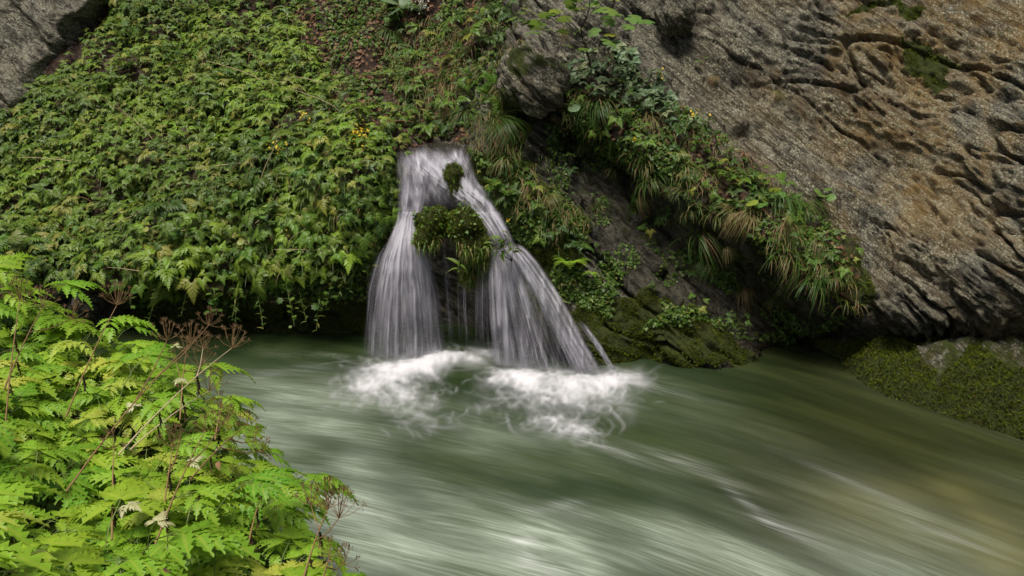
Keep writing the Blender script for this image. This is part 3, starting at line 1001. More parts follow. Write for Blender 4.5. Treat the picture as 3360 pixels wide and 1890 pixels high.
def density(seed):
    rs = np.random.default_rng(seed)
    tau = np.zeros((nfv, nfu), np.float32)
    for nm, (rows, cnt_, wsc) in ST.items():
        ra = np.array(rows, float)
        m = (FV_ >= ra[0, 0]) & (FV_ <= ra[-1, 0])
        vi = np.nonzero(m)[0]
        vv_ = FV_[vi]
        Lr, Rr, Dr = (np.interp(vv_, ra[:, 0], ra[:, k]) for k in (1, 2, 3))
        ker = np.ones(9) / 9
        if len(vi) > 12:
            Lr, Rr, Dr = (np.convolve(np.pad(q, 4, mode='edge'), ker, 'valid') for q in (Lr, Rr, Dr))
        sN = rs.random(cnt_)
        sN = .5 + (sN - .5) * (.93 + .10 * rs.normal(size=cnt_))
        amp = rs.random(cnt_) ** 3 * 2.6 + .10
        wd = (.40 + 1.5 * rs.random(cnt_) ** 2.5) * wsc
        ph, fq = rs.random(cnt_) * 6.28, .02 + .06 * rs.random(cnt_)
        rng_ = vv_[-1] - vv_[0]
        a0 = vv_[0] + rng_ * rs.random(cnt_) * rs.choice([0, .25, .7], cnt_)
        a1 = vv_[-1] - rng_ * rs.random(cnt_) * rs.choice([0, 0, .5], cnt_)
        wob = .9 if nm in ('sheet', 'branch', 'side', 'left') else .25
        slope = np.abs(np.gradient((Lr + Rr) / 2, vv_)) if len(vi) > 3 else np.zeros(len(vi))
        for r_, v in enumerate(vi):
            W_ = Rr[r_] - Lr[r_]
            wobr = wob * (1.0 if vv_[r_] < 215 else .3)
            uc = Lr[r_] + W_ * sN + wobr * 1.6 * np.sin(vv_[r_] * fq * 3 + ph)
            env = sstep(0, 8, vv_[r_] - a0) * sstep(0, 22, a1 - vv_[r_])
            w = wd * (1 + slope[r_] * .6) * (.75 + .006 * W_)
            c0, c1 = max(0, int((Lr[r_] - 12 - FU[0]) / .55)), min(nfu, int((Rr[r_] + 12 - FU[0]) / .55))
            x = FU[c0:c1][:, None]
            g = np.exp(-((x - uc[None]) / w[None]) ** 2)
            tau[v, c0:c1] += (g @ (amp * env)) * Dr[r_] * (W_ * 1.0) / (cnt_ * .72) * (2.2 / wsc)
    return tau


near_foot = {}
for layer in range(2):
    tau = density(900 + layer)
    # uneven clear and aerated patches
    pn = perlin(fuu / 9, fvv / 26, 0 * fuu, seed=210 + layer) + .6 * perlin(fuu / 4, fvv / 12, 0 * fuu, seed=212 + layer)
    up = sstep(230, 200, fvv)
    tau = tau * np.clip(1 + (.40 + .75 * up) * pn, .12, 3)
    low = sstep(235, 330, fvv)
    clump = np.exp(1.3 * low * perlin(fuu / 5 - fvv * .0, fvv / 90, 0 * fuu, seed=216 + layer))
    tau = np.clip(tau * .52 * (1 - .25 * low) * clump, 0, 6)
    tau = tau * np.where(fvv < 212, .72, 1.0)
    lip = 147 + 7 * perlin(fuu / 11, 0 * fuu, 0 * fuu, seed=240 + layer) + 3 * perlin(fuu / 4, 0 * fuu, 0 * fuu, seed=242 + layer) + 6 * sstep(425, 398, fuu)
    tau = tau * sstep(-6, 12, fvv - lip)
    # break-up into mist just above the foam
    foot = np.interp(fuu, [360, 400, 445, 470, 500, 545, 580, 620], [364, 366, 360, 352, 368, 378, 384, 380])
    tau *= 1 - sstep(foot - 2, foot + 5, fvv)
    mist = np.exp(-((fvv - foot + 4) / 9) ** 2) * (sstep(362, 385, fuu) * sstep(455, 430, fuu) + sstep(484, 500, fuu) * sstep(618, 600, fuu)) * .55 * (1 + .8 * perlin(fuu / 12, fvv / 8, 0 * fuu, seed=230 + layer))
    tau = tau + .6 * np.clip(mist, 0, 1) * (fvv < foot + 8)
    yy_ = fy0 + .045 * layer - .022 * np.clip(tau, 0, 2)
    P = at(fuu, fvv, yy_).reshape(-1, 3)
    al_ = (1 - np.exp(-tau * .62)) * .93
    Fq = grid_faces(nfu, nfv)
    af = al_.ravel()[Fq].max(1)
    fu_, fv_ = fuu.ravel()[Fq[:, 0]], fvv.ravel()[Fq[:, 0]]
    up_ = fv_ < 222
    split_ = fu_ < 450
    for nm, selm, lab in (('cascade', up_, 'broken white water sliding over the lip'), ('water_curtain', ~up_ & split_, 'left curtain of falling water'), ('water_curtain', ~up_ & ~split_, 'right fan of falling water')):
        f = Fq[selm & (af > .012)]
        idx = np.unique(f)
        mp = np.zeros(len(P), np.int64)
        mp[idx] = np.arange(len(idx))
        me_ = make_mesh(nm, P[idx] - FL, mp[f], M_FALL, dict(alpha=al_.ravel()[idx], white=np.clip(tau.ravel()[idx] / 2.2, 0, 1)))
        link(nm, me_, parent=fall, label=lab if layer == 0 else None)


# ------------------------------------------------------------------ leaves
def leaflet(mb, base, d, up, L, Wd, teeth=5, droop=.25, depth=.45, mi=0, fwd_=.35, taper=1.0):
    """serrated leaflet folded along its rib"""
    d = d / np.linalg.norm(d)
    sdv = np.cross(d, up)
    sdv /= np.linalg.norm(sdv) + 1e-9
    nr = np.cross(sdv, d)
    n = teeth
    V, A = [], []
    ts = np.linspace(0, 1, n + 1)
    for t in ts:
        V.append(base + d * L * t - nr * droop * L * t * t)
        A.append(1.0)
    for sgn in (-1, 1):
        for i in range(n):
            t = (i + .5) / n
            w = Wd * math.sin(math.pi * min(1, (t * .88 + .13) ** .75)) ** taper * .5
            tip = base + d * L * (t + fwd_ / n * 1.3) + sdv * sgn * w - nr * (droop * L * t * t) + nr * w * .35
            notch = base + d * L * (i / n + .12 / n) + sdv * sgn * w * (1 - depth) - nr * (droop * L * (i / n) ** 2) + nr * w * .2 * (1 - depth)
            V += [notch, tip]
            A += [.3, 0.0]
    F_ = []
    o = n + 1
    for si in range(2):
        for i in range(n):
            nt, tp = o + si * 2 * n + 2 * i, o + si * 2 * n + 2 * i + 1
            f1 = (i, nt, tp) if si else (i, tp, nt)
            f2 = (i, tp, i + 1) if si else (i, i + 1, tp)
            F_ += [f1, f2]
            if i < n - 1:
                nn = nt + 2
                F_.append((tp, nn, i + 1) if si else (tp, i + 1, nn))
    mb.add(np.array(V), np.array(F_), mi, np.array(A))


def compound_leaf(rng, reach, height, size, pin=3, lobed=True, mats=None, name='leaf'):
    """petiole rising from the origin, then a ternate blade of toothed leaflets along +x"""
    mb = MB()
    t = np.linspace(0, 1, 6)
    pts = np.stack([reach * t ** 1.5, 0 * t + .02 * np.sin(t * 3), height * (1 - (1 - t) ** 1.7)], 1)
    mb.tube(pts, np.linspace(.0032, .0018, 6), 3, 1)
    node = pts[-1]
    dr0 = np.array([1.0, 0, .12 + .25 * rng.random()])
    dr0 /= np.linalg.norm(dr0)
    up = np.array([-.1, 0, 1.0])

    def pinna(base, dirn, L, npair, drp):
        dirn = dirn / np.linalg.norm(dirn)
        side = np.cross(dirn, up)
        side /= np.linalg.norm(side)
        n = np.cross(side, dirn)
        k = npair + 1
        for i in range(npair):
            tt = .18 + .62 * i / npair
            b = base + dirn * L * tt - n * drp * L * tt * tt
            LL = L * (.46 - .26 * i / npair) * (1 + .2 * (rng.random() - .5))
            for sg in (-1, 1):
                a = math.radians(52 - 8 * i) * (1 + .15 * (rng.random() - .5))
                dd = dirn * math.cos(a) + side * sg * math.sin(a) - n * drp * tt * 1.3
                leaflet(mb, b, dd, n, LL, LL * .56, 5, .22 + .2 * rng.random(), .38)
        tt = .62
        b = base + dirn * L * tt - n * drp * L * tt * tt
        leaflet(mb, b, dirn - n * drp * 1.2, n, L * .52, L * .29, 6, .3, .5)
        ax = np.array([base + dirn * L * q - n * drp * L * q * q for q in (0, .35, .7)])
        mb.tube(ax, [.0016, .0013, .0008], 3, 1)
    pinna(node, dr0, size * .70, 4, .28 + .2 * rng.random())
    for sg in (-1, 1):
        a = math.radians(62 + 12 * rng.random())
        dd = np.array([math.cos(a), sg * math.sin(a), .05])
        pinna(node, dd, size * .56, 3, .35 + .2 * rng.random())
    return mb.mesh(name, mats)


rng = np.random.default_rng(3)
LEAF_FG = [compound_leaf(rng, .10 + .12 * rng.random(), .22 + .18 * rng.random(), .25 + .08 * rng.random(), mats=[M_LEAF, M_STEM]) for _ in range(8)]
BKM = [leaf_material('bank_leaf_' + nm, a, b, c, y, .3) for nm, a, b, c, y in (  # bank copies of the near leaf, darker so the colour carries the shade
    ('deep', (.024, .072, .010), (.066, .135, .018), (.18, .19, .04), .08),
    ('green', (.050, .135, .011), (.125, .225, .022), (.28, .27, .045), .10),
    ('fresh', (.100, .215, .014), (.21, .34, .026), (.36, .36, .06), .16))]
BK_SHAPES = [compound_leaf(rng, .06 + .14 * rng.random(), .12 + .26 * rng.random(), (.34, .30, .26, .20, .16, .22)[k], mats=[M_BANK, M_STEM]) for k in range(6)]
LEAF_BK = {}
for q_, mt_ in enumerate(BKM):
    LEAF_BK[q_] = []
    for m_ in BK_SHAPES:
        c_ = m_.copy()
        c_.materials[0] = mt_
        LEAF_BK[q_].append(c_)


def pick(P, N, UU, VV, poly, n, mind, extra_mask=None, seed=0):
    """well spaced random points of a surface inside a picture region"""
    r = np.random.default_rng(seed)
    m = inpoly(UU, VV, poly)
    if extra_mask is not None:
        m &= extra_mask
    idx = np.nonzero(m)[0]
    if not len(idx):
        return []
    r.shuffle(idx)
    out = []
    cell = {}
    for i in idx[:60000]:
        p = P[i]
        k = (int(p[0] // mind), int(p[1] // mind), int(p[2] // mind))
        ok = True
        for a in (-1, 0, 1):
            for b in (-1, 0, 1):
                for c in (-1, 0, 1):
                    for q in cell.get((k[0] + a, k[1] + b, k[2] + c), ()):
                        if (q[0] - p[0]) ** 2 + (q[1] - p[1]) ** 2 + (q[2] - p[2]) ** 2 < mind * mind:
                            ok = False
        if ok:
            cell.setdefault(k, []).append(p)
            out.append((p, N[i]))
            if len(out) >= n:
                break
    return out


def leafy_plant(name, pos, nrm, leaves, n, r, sc=1.0, lean=.35, **kw):
    o = link(name, None, loc=tuple(pos), **kw)
    upv = Vector((0, 0, 1)) * (1 - lean) + Vector(tuple(nrm)) * lean
    q = upv.to_track_quat('Z', 'Y').to_euler()
    o.rotation_euler = q
    a0 = r.random() * 6.28
    for i in range(n):
        s = sc * (.75 + .5 * r.random())
        link('leaf', leaves[r.integers(len(leaves))], parent=o, scale=s,
             rot=(.25 * (r.random() - .5), .35 * (r.random() - .35), a0 + 6.28 * i / n + .8 * (r.random() - .5)))
    return o


# ------------------------------------------------------------------ near bank, bottom left
SIL = [(-60, 262, 5.3), (0, 278, 5.2), (60, 288, 5.0), (110, 305, 4.8), (140, 330, 4.6), (165, 352, 4.4), (200, 368, 4.25), (212, 400, 4.0), (232, 430, 3.8),
       (250, 455, 3.55), (265, 475, 3.35), (285, 500, 3.1), (315, 522, 2.85), (335, 560, 2.55), (345, 620, 2.3)]
INN = [(0, 576, 1.9), (100, 576, 2.1), (200, 576, 2.2), (280, 576, 2.35), (0, 450, 3.0), (100, 450, 3.3), (150, 400, 3.9), (50, 380, 3.9), (200, 500, 2.85), (0, 340, 4.4), (-150, 400, 3.0), (-150, 576, 1.6),
       (100, 350, 4.4), (0, 700, 1.2), (200, 700, 1.5)]
sp = np.array([at(*p) for p in SIL])
ip = np.array([at(*p) for p in INN])
sp[:, 2] -= np.interp(sp[:, 0], [-3.2, -1.6, -.5], [.74, .56, .44])
ip[:, 2] -= .44
foot = sp + np.array([.42, .42, 0])
foot[:, 2] = -.35
foot2 = foot + np.array([1.2, 1.2, 0])
foot2[:, 2] = -.5
ctl = np.concatenate([sp, ip, foot, foot2])
gnd = rbf_fit(ctl[:, :2], ctl[:, 2], 2e-3)
mx_, my_ = np.meshgrid(np.arange(-5.5, 1.2, .045), np.arange(.2, 7.0, .045))
mz = gnd(np.stack([mx_.ravel(), my_.ravel()], 1))
mz = np.clip(mz, -.6, 3.2)
MP = np.stack([mx_.ravel(), my_.ravel(), mz], 1)
MP[:, 2] += .05 * perlin(MP * 2.5, seed=120)
mg = MP.reshape(*mx_.shape, 3)
MNn = np.cross(np.gradient(mg, axis=1), np.gradient(mg, axis=0)).reshape(-1, 3)
MNn /= np.linalg.norm(MNn, axis=1)[:, None]
MP[:, 2] = np.where(MP[:, 0] > np.interp(MP[:, 1], [.2, 2.3, 3.5, 7], [-.15, -.35, -.75, -2.1]), -.6, MP[:, 2])
o1 = np.ones(len(MP))
me = make_mesh('near_bank_ground', MP, grid_faces(mx_.shape[1], mx_.shape[0]), M_ROCK, dict(moss=.4 * o1, wet=0 * o1, soil=o1, lichen=0 * o1, ochre=0 * o1))
link('near_bank_ground', me, kind='structure')
mu, mv = proj(MP)
FGP = [(-120, 270), (0, 292), (88, 312), (130, 345), (165, 380), (180, 420), (192, 455), (216, 490), (256, 530), (290, 700), (-200, 760)]
r = np.random.default_rng(21)
fg_regions = [
    ('in the lower left corner', [(-200, 500), (90, 500), (90, 900), (-200, 900)]),
    ('at the bottom edge under the long umbel stalks', [(90, 500), (200, 500), (200, 900), (90, 900)]),
    ('at the lower right tip of the near bank', [(200, 500), (400, 500), (400, 900), (200, 900)]),
    ('on top of the near bank at the left edge', [(-200, 250), (60, 250), (60, 340), (-200, 340)]),
    ('on top of the near bank below the overhang', [(60, 250), (160, 250), (160, 340), (60, 340)]),
    ('at mid height by the left edge', [(-200, 340), (70, 340), (70, 500), (-200, 500)]),
    ('behind the longest umbel stalk', [(70, 340), (150, 340), (150, 500), (70, 500)]),
    ('hanging over the water below the umbels', [(150, 250), (400, 250), (400, 500), (150, 500)]),
]
cnt = 0
FGPTS = []
for p, n in pick(MP, MNn, mu, mv, FGP, 150, .27, MP[:, 2] > -.1, 5):
    u_, v_ = proj(p + np.array([0, 0, .3]))
    if np.hypot(p[0], p[1]) < 1.1:
        continue
    reg = next((nm for nm, pl in fg_regions if inpoly(np.array([u_]), np.array([v_]), pl)[0]), fg_regions[0][0])
    big = r.random() < .5
    lab_ = ('smaller', 'larger')[big] + ' bright plant ' + reg
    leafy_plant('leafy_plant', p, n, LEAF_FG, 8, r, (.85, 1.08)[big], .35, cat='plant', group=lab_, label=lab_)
    FGPTS.append(p)

# ------------------------------------------------------------------ plants on the far slope
BKP = [(-80, 95), (0, 88), (60, 80), (100, 45), (125, -20), (300, -20), (330, 20), (345, 60), (400, 110), (393, 180), (378, 235), (345, 262), (300, 276), (180, 276), (80, 280), (-80, 280)]
bk_regions = [
    ('at the slope top beside the left rock wall', [(-300, -100), (200, -100), (200, 100), (-300, 100)]),
    ('at the slope top near the leaf litter', [(200, -100), (500, -100), (500, 100), (200, 100)]),
    ('mid slope by the left edge', [(-300, 100), (200, 100), (200, 195), (-300, 195)]),
    ('beside the lip of the waterfall', [(200, 100), (500, 100), (500, 195), (200, 195)]),
    ('low on the far slope at left', [(-300, 195), (200, 195), (200, 400), (-300, 400)]),
    ('overhanging the undercut left of the falls', [(200, 195), (500, 195), (500, 400), (200, 400)]),
]
wallm = np.abs(PB[:, 0]) < 6.1
bare = inpoly(wu, wv, [(300, -30), (372, -30), (400, 110), (395, 138), (350, 118), (318, 60), (296, 20)])
gapn = perlin(WP * 1.9, seed=131) + .6 * perlin(WP * 4.5, seed=132)
bkpts = pick(WP, WN, wu, wv, BKP, 1100, .105, wallm & ~bare & (gapn > -.34), 6)
r.shuffle(bkpts)
bkpts = sorted(bkpts, key=lambda q: (q[0][1] + 2.2 * r.random()))
print('slope plants', len(bkpts))
FV, FF3, FF4, FT, FRb, foff = [], [], [], [], [], 0
leafdata = []
for m_ in BK_SHAPES:
    v_ = np.empty(len(m_.vertices) * 3, np.float32)
    m_.vertices.foreach_get('co', v_)
    rb_ = np.empty(len(m_.vertices), np.float32)
    m_.attributes['rib'].data.foreach_get('value', rb_)
    f3 = np.array([p_.vertices[:] for p_ in m_.polygons if len(p_.vertices) == 3])
    leafdata.append((v_.reshape(-1, 3), f3, rb_))
for k, (p, n) in enumerate(bkpts):
    u_, v_ = proj(p + np.array([0, 0, .2]))
    far = np.clip((p[1] - 8.3) / 3, 0, 1)
    tone = 1.05 + 1.7 * float(perlin(p[None] * .9, seed=133)[0]) + .9 * float(perlin(p[None] * 3.0, seed=134)[0]) + .35 * r.normal()
    ti = int(np.clip(round(tone), 0, 2))
    kind_ = int(np.clip(3 + 4 * float(perlin(p[None] * 1.3, seed=135)[0]) + r.normal() * 1.0, 0, 5))
    near_edge = sstep(225, 275, v_)
    sc_ = (.66 - .18 * far + .22 * near_edge) * (.55 + .85 * r.random())
    if k < 110:
        reg = next((nm for nm, pl in bk_regions if inpoly(np.array([u_]), np.array([v_]), pl)[0]), bk_regions[2][0])
        lab_ = ('large ', 'small ')[int(sc_ < .55)] + ('dark green', 'green', 'fresh green')[ti] + ' leafy plant'
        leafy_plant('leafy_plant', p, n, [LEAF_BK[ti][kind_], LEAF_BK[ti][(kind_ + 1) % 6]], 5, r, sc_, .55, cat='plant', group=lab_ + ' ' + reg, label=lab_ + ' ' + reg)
        continue
    upv = Vector((0, 0, .45)) + Vector(tuple(n)) * .55
    Mq = np.array(upv.to_track_quat('Z', 'Y').to_matrix())
    a0 = r.random() * 6.28
    for i in range(5):
        v3, f3, rb_ = leafdata[(kind_ + i % 2) % 6]
        E = np.array(Euler((.25 * (r.random() - .5), .35 * (r.random() - .35), a0 + 1.256 * i + .8 * (r.random() - .5))).to_matrix())
        vv_ = (v3 * (sc_ * (.75 + .5 * r.random()))) @ E.T @ Mq.T + p
        FV.append(vv_)
        FF3.append(f3 + foff)
        FT.append(np.full(len(v3), np.clip(.18 * ti + .12 + .38 * r.random() + .15 * (ti == 2), 0, 1)))
        FRb.append(rb_)
        foff += len(v3)
for pl_, n_, dmin, sc0, txt in [([(395, -25), (520, -25), (508, 55), (474, 128), (440, 132), (402, 120), (385, 50)], 46, .17, .62, 'in the gully above the waterfall'),
                                ([(565, 92), (640, 100), (705, 140), (775, 195), (850, 265), (846, 300), (800, 262), (740, 215), (680, 180), (600, 130)], 34, .16, .42, 'on the slanting ledge right of the falls'),
                                ([(545, 130), (620, 150), (740, 240), (830, 320), (780, 340), (700, 325), (600, 240), (560, 190)], 18, .26, .34, 'on the dark slab below the ledge'),
                                ([(470, 150), (515, 165), (560, 215), (590, 245), (560, 262), (510, 215), (482, 190)], 16, .14, .38, 'on the mossy bank right of the cascade')]:
    for p, n in pick(WP, WN, wu, wv, pl_, n_, dmin, None, 81):
        ti = int(r.integers(0, 2))
        lab_ = ('dark green', 'green', 'fresh green')[ti] + ' leafy plant ' + txt
        q_ = int(r.integers(0, 6))
        leafy_plant('leafy_plant', p, n, [LEAF_BK[ti][q_], LEAF_BK[ti][(q_ + 2) % 6]], 5, r, sc0 * (.7 + .7 * r.random()), .5, cat='plant', group=lab_, label=lab_)
M_BANKT = leaf_material('bank_leaf_mass', (.020, .064, .010), (.20, .32, .026), (.26, .26, .05), .10, .3, tint_attr=True)  # darker bank green again, shade included in the colour
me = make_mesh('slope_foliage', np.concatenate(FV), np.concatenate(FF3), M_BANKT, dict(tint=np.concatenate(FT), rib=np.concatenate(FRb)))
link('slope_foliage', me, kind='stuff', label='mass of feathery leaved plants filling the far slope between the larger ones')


# ------------------------------------------------------------------ scattered small leaves, moss, litter (masses)
def scatter(name, P, N, tmpl, faces, size, seed, mat, ribs=None, tilt=.6, upb=.3, lift=.0, nspread=0.0, **kw):
    rr = np.random.default_rng(seed)
    n = len(P)
    nn = N + upb * np.array([0, 0, 1.0]) + tilt * rr.normal(size=(n, 3)) * .5
    nn /= np.linalg.norm(nn, axis=1)[:, None]
    ref = rr.normal(size=(n, 3))
    a = np.cross(nn, ref)
    a /= np.linalg.norm(a, axis=1)[:, None]
    b = np.cross(nn, a)
    s = size * (.6 + .8 * rr.random(n))
    T = np.asarray(tmpl, float)
    V_ = P[:, None] + N[:, None] * (lift * rr.random(n))[:, None, None] + s[:, None, None] * (T[None, :, 0:1] * a[:, None] + T[None, :, 1:2] * b[:, None] + T[None, :, 2:3] * nn[:, None])
    k = len(T)
    Fa = (np.asarray(faces)[None] + (np.arange(n) * k)[:, None, None]).reshape(-1, len(faces[0]))
    tint = np.repeat(rr.random(n), k)
    at2 = dict(tint=tint)
    if ribs is not None:
        at2['rib'] = np.tile(ribs, n)
    me_ = make_mesh(name, V_.reshape(-1, 3), Fa, mat, at2, smooth=False)
    return link(name, me_, **kw)


LEAF_T = [(0, 0, 0), (.3, .32, .10), (.75, .28, .06), (1, 0, -.08), (.75, -.28, .06), (.3, -.32, .10), (.5, 0, .02)]
LEAF_F = [(0, 6, 1), (1, 6, 2), (2, 6, 3), (3, 6, 4), (4, 6, 5), (5, 6, 0)]
LEAF_R = [1, 0, 0, 1, 0, 0, 1]


def tri_leaf(T, F_, Rr):
    V_, FF, RR = [], [], []
    for ang, s in ((0, 1), (1.25, .8), (-1.25, .8)):
        c, s_ = math.cos(ang), math.sin(ang)
        o = len(V_)
        for (x, y, z), q in zip(T, Rr):
            V_.append(((x * c - y * s_) * s, (x * s_ + y * c) * s, z))
            RR.append(q)
        FF += [tuple(i + o for i in f) for f in F_]
    return V_, FF, RR


T3, F3, R3 = tri_leaf(LEAF_T, LEAF_F, LEAF_R)


def sample(poly, n, seed, mask=None, P=WP, N=WN, uu=wu, vv=wv):
    rr = np.random.default_rng(seed)
    m = inpoly(uu, vv, poly)
    if mask is not None:
        m &= mask
    idx = np.nonzero(m)[0]
    if not len(idx):
        return np.zeros((0, 3)), np.zeros((0, 3))
    idx = idx[rr.integers(0, len(idx), n)]
    return P[idx] + rr.normal(size=(n, 3)) * .004, N[idx]


nz1 = perlin(WP * 2.3, seed=130)
pp, nn_ = sample(BKP, 9000, 1, wallm & ~(bare & (nz1 > -.1)) & (gapn > -.45))
scatter('undergrowth', pp, nn_, T3, F3, .040, 1, M_UNDER, R3, .9, .6, .10, kind='stuff', label='low green undergrowth covering the far slope left of the waterfall')
pp, nn_ = sample([(300, -20), (510, -20), (505, 60), (474, 135), (380, 150), (330, 60)], 4200, 2, nz1 > -.12)
scatter('undergrowth', pp, nn_, T3, F3, .030, 2, M_UNDER, R3, .9, .6, .06, kind='stuff', label='sparse small leaves on the leaf litter above the waterfall')
RV = [(465, 150), (520, 160), (560, 210), (640, 290), (700, 320), (640, 330), (560, 300), (520, 240), (485, 215)]
pp, nn_ = sample(RV, 4500, 3, nz1 > -.1)
scatter('undergrowth', pp, nn_, T3, F3, .024, 3, M_UNDER, R3, .9, .5, .05, kind='stuff', label='small green leaves on the mossy bank right of the waterfall')
pp, nn_ = sample([(130, 268), (380, 240), (388, 280), (360, 300), (130, 305)], 2600, 4, nz1 > .0)
scatter('hanging_foliage', pp, nn_, T3, F3, .026, 4, M_UNDER, R3, .9, .3, .10, kind='stuff', label='trailing small leaves hanging over the dark undercut bank')
LG = [(560, 85), (640, 80), (705, 120), (770, 175), (845, 235), (862, 300), (830, 300), (760, 250), (690, 200), (600, 150), (550, 120)]
pp, nn_ = sample(LG, 5000, 5, nz1 > -.1)
scatter('undergrowth', pp, nn_, T3, F3, .026, 5, M_UNDER, R3, .9, .5, .05, kind='stuff', label='small green leaves along the slanting rock ledge')
# near bank low leaves
pp, nn_ = sample(FGP, 10000, 6, MP[:, 2] > 0, MP, MNn, mu, mv)
scatter('undergrowth', pp, nn_, T3, F3, .04, 6, M_UNDER, R3, .9, .6, .18, kind='stuff', label='low leaves between the bright plants of the near bank')
M_BKT2 = leaf_material('moss_leaf', (.05, .14, .015), (.13, .25, .025), (.26, .28, .05), .1, .3, tint_attr=True)
# moss tufts
MT = [(0, 0, 0), (.22, .1, 1), (-.1, .22, .9), (.1, -.2, .8), (-.25, -.1, 1), (.12, .12, .1), (-.12, .1, .1), (0, -.15, .1)]
MFc = [(0, 5, 1), (0, 6, 2), (0, 7, 3), (5, 7, 4)]
mossm = moss > .55
allp = [(-400, -200), (1500, -200), (1500, 700), (-400, 700)]
pp, nn_ = sample(allp, 42000, 7, mossm & (perlin(WP * 6, seed=140) > -.12))
scatter('moss', pp, nn_, MT, MFc, .020, 7, M_MOSS, None, .7, .2, .004, kind='stuff', label='cushions of olive green moss on the wet rocks')
bu, bv = proj(PB2)
pp, nn_ = sample(allp, 40000, 8, (m2 > .6) & (PB2[:, 2] > .0) & (perlin(PB2 * 6, seed=141) > -.7), PB2, B2N, bu, bv)
scatter('moss', pp, nn_, MT, MFc, .026, 8, M_MOSS, None, .7, .2, .004, kind='stuff', label='thick moss over the boulder at the right edge')
Pm = np.concatenate([MB1, MB2, MB3, MB4])
Nm = np.concatenate([MN1, MN2, MN3, MN4])
rr = np.random.default_rng(9)
ii = rr.integers(0, len(Pm), 12000)
scatter('moss', Pm[ii], Nm[ii], MT, MFc, .022, 9, M_MOSS, None, .7, .1, .004, kind='stuff', label='shaggy moss on the rocks between the arms of the waterfall')
ii = rr.integers(0, len(Pm), 650)
scatter('moss_leaves', Pm[ii], Nm[ii], T3, F3, .021, 10, M_BKT2, R3, .9, .4, .045, kind='stuff', label='tiny fresh leaves growing in the moss between the falls')
# fallen leaves on soil
pp, nn_ = sample([(280, -20), (480, -20), (470, 140), (390, 150), (330, 110), (290, 60)], 2200, 11)
scatter('leaf_litter', pp, nn_, LEAF_T, LEAF_F, .045, 11, M_LITTER, LEAF_R, .7, .1, .02, kind='stuff', label='brown fallen leaves on the slope above the waterfall')
pp, nn_ = sample(LG, 900, 12)
scatter('leaf_litter', pp, nn_, LEAF_T, LEAF_F, .04, 12, M_LITTER, LEAF_R, .7, .1, .02, kind='stuff', label='brown fallen leaves caught on the slanting ledge')
# ------------------------------------------------------------------ placing single plants on the rock
def on_wall(U_, V_, rad=3.0):
    m = np.nonzero((np.abs(wu - U_) < rad) & (np.abs(wv - V_) < rad))[0]
    if not len(m):
        return at(U_, V_, 8.5), np.array([0, -1, .3])
    i = m[np.argmin(WP[m, 1])]
    return WP[i].copy(), WN[i].copy()


def blade(mb, base, d0, L, w, sag, seg=6, mi=0, rr=None):
    d = np.array(d0, float)
    d /= np.linalg.norm(d)
    p = np.array(base, float)
    side = np.cross(d, [0, 0, 1.0])
    side /= np.linalg.norm(side) + 1e-9
    V_, st_ = [], L / seg
    for i in range(seg + 1):
        t = i / seg
        ww = w * (1 - t ** 2) * .5 + .0006
        V_ += [p - side * ww, p + side * ww]
        p = p + d * st_
        d = d + np.array([0, 0, -1]) * sag / seg * (.6 + t)
        d /= np.linalg.norm(d)
    F_ = [(2 * i, 2 * i + 1, 2 * i + 3, 2 * i + 2) for i in range(seg)]
    mb.add(np.array(V_), np.array(F_), mi, .2)


def tuft_mesh(seed, n, L, dry, sag, spread=.8, w=.008):
    rr = np.random.default_rng(seed)
    mb = MB()
    for i in range(n):
        a = rr.normal() * spread
        d0 = (math.sin(a), -math.cos(a) * (.5 + .5 * rr.random()), .15 + 1.0 * rr.random())
        isd = rr.random() < dry
        b = rr.normal(size=3) * np.array([.035, .012, .012])
        blade(mb, b, d0, L * (.45 + .75 * rr.random()), w * (.6 + .6 * rr.random()), sag * (.7 + .9 * rr.random()) * (1.5 if isd else 1), 7, 1 if isd else 0)
    return mb.mesh('grass_tuft', [M_GRASS, M_DRYG])


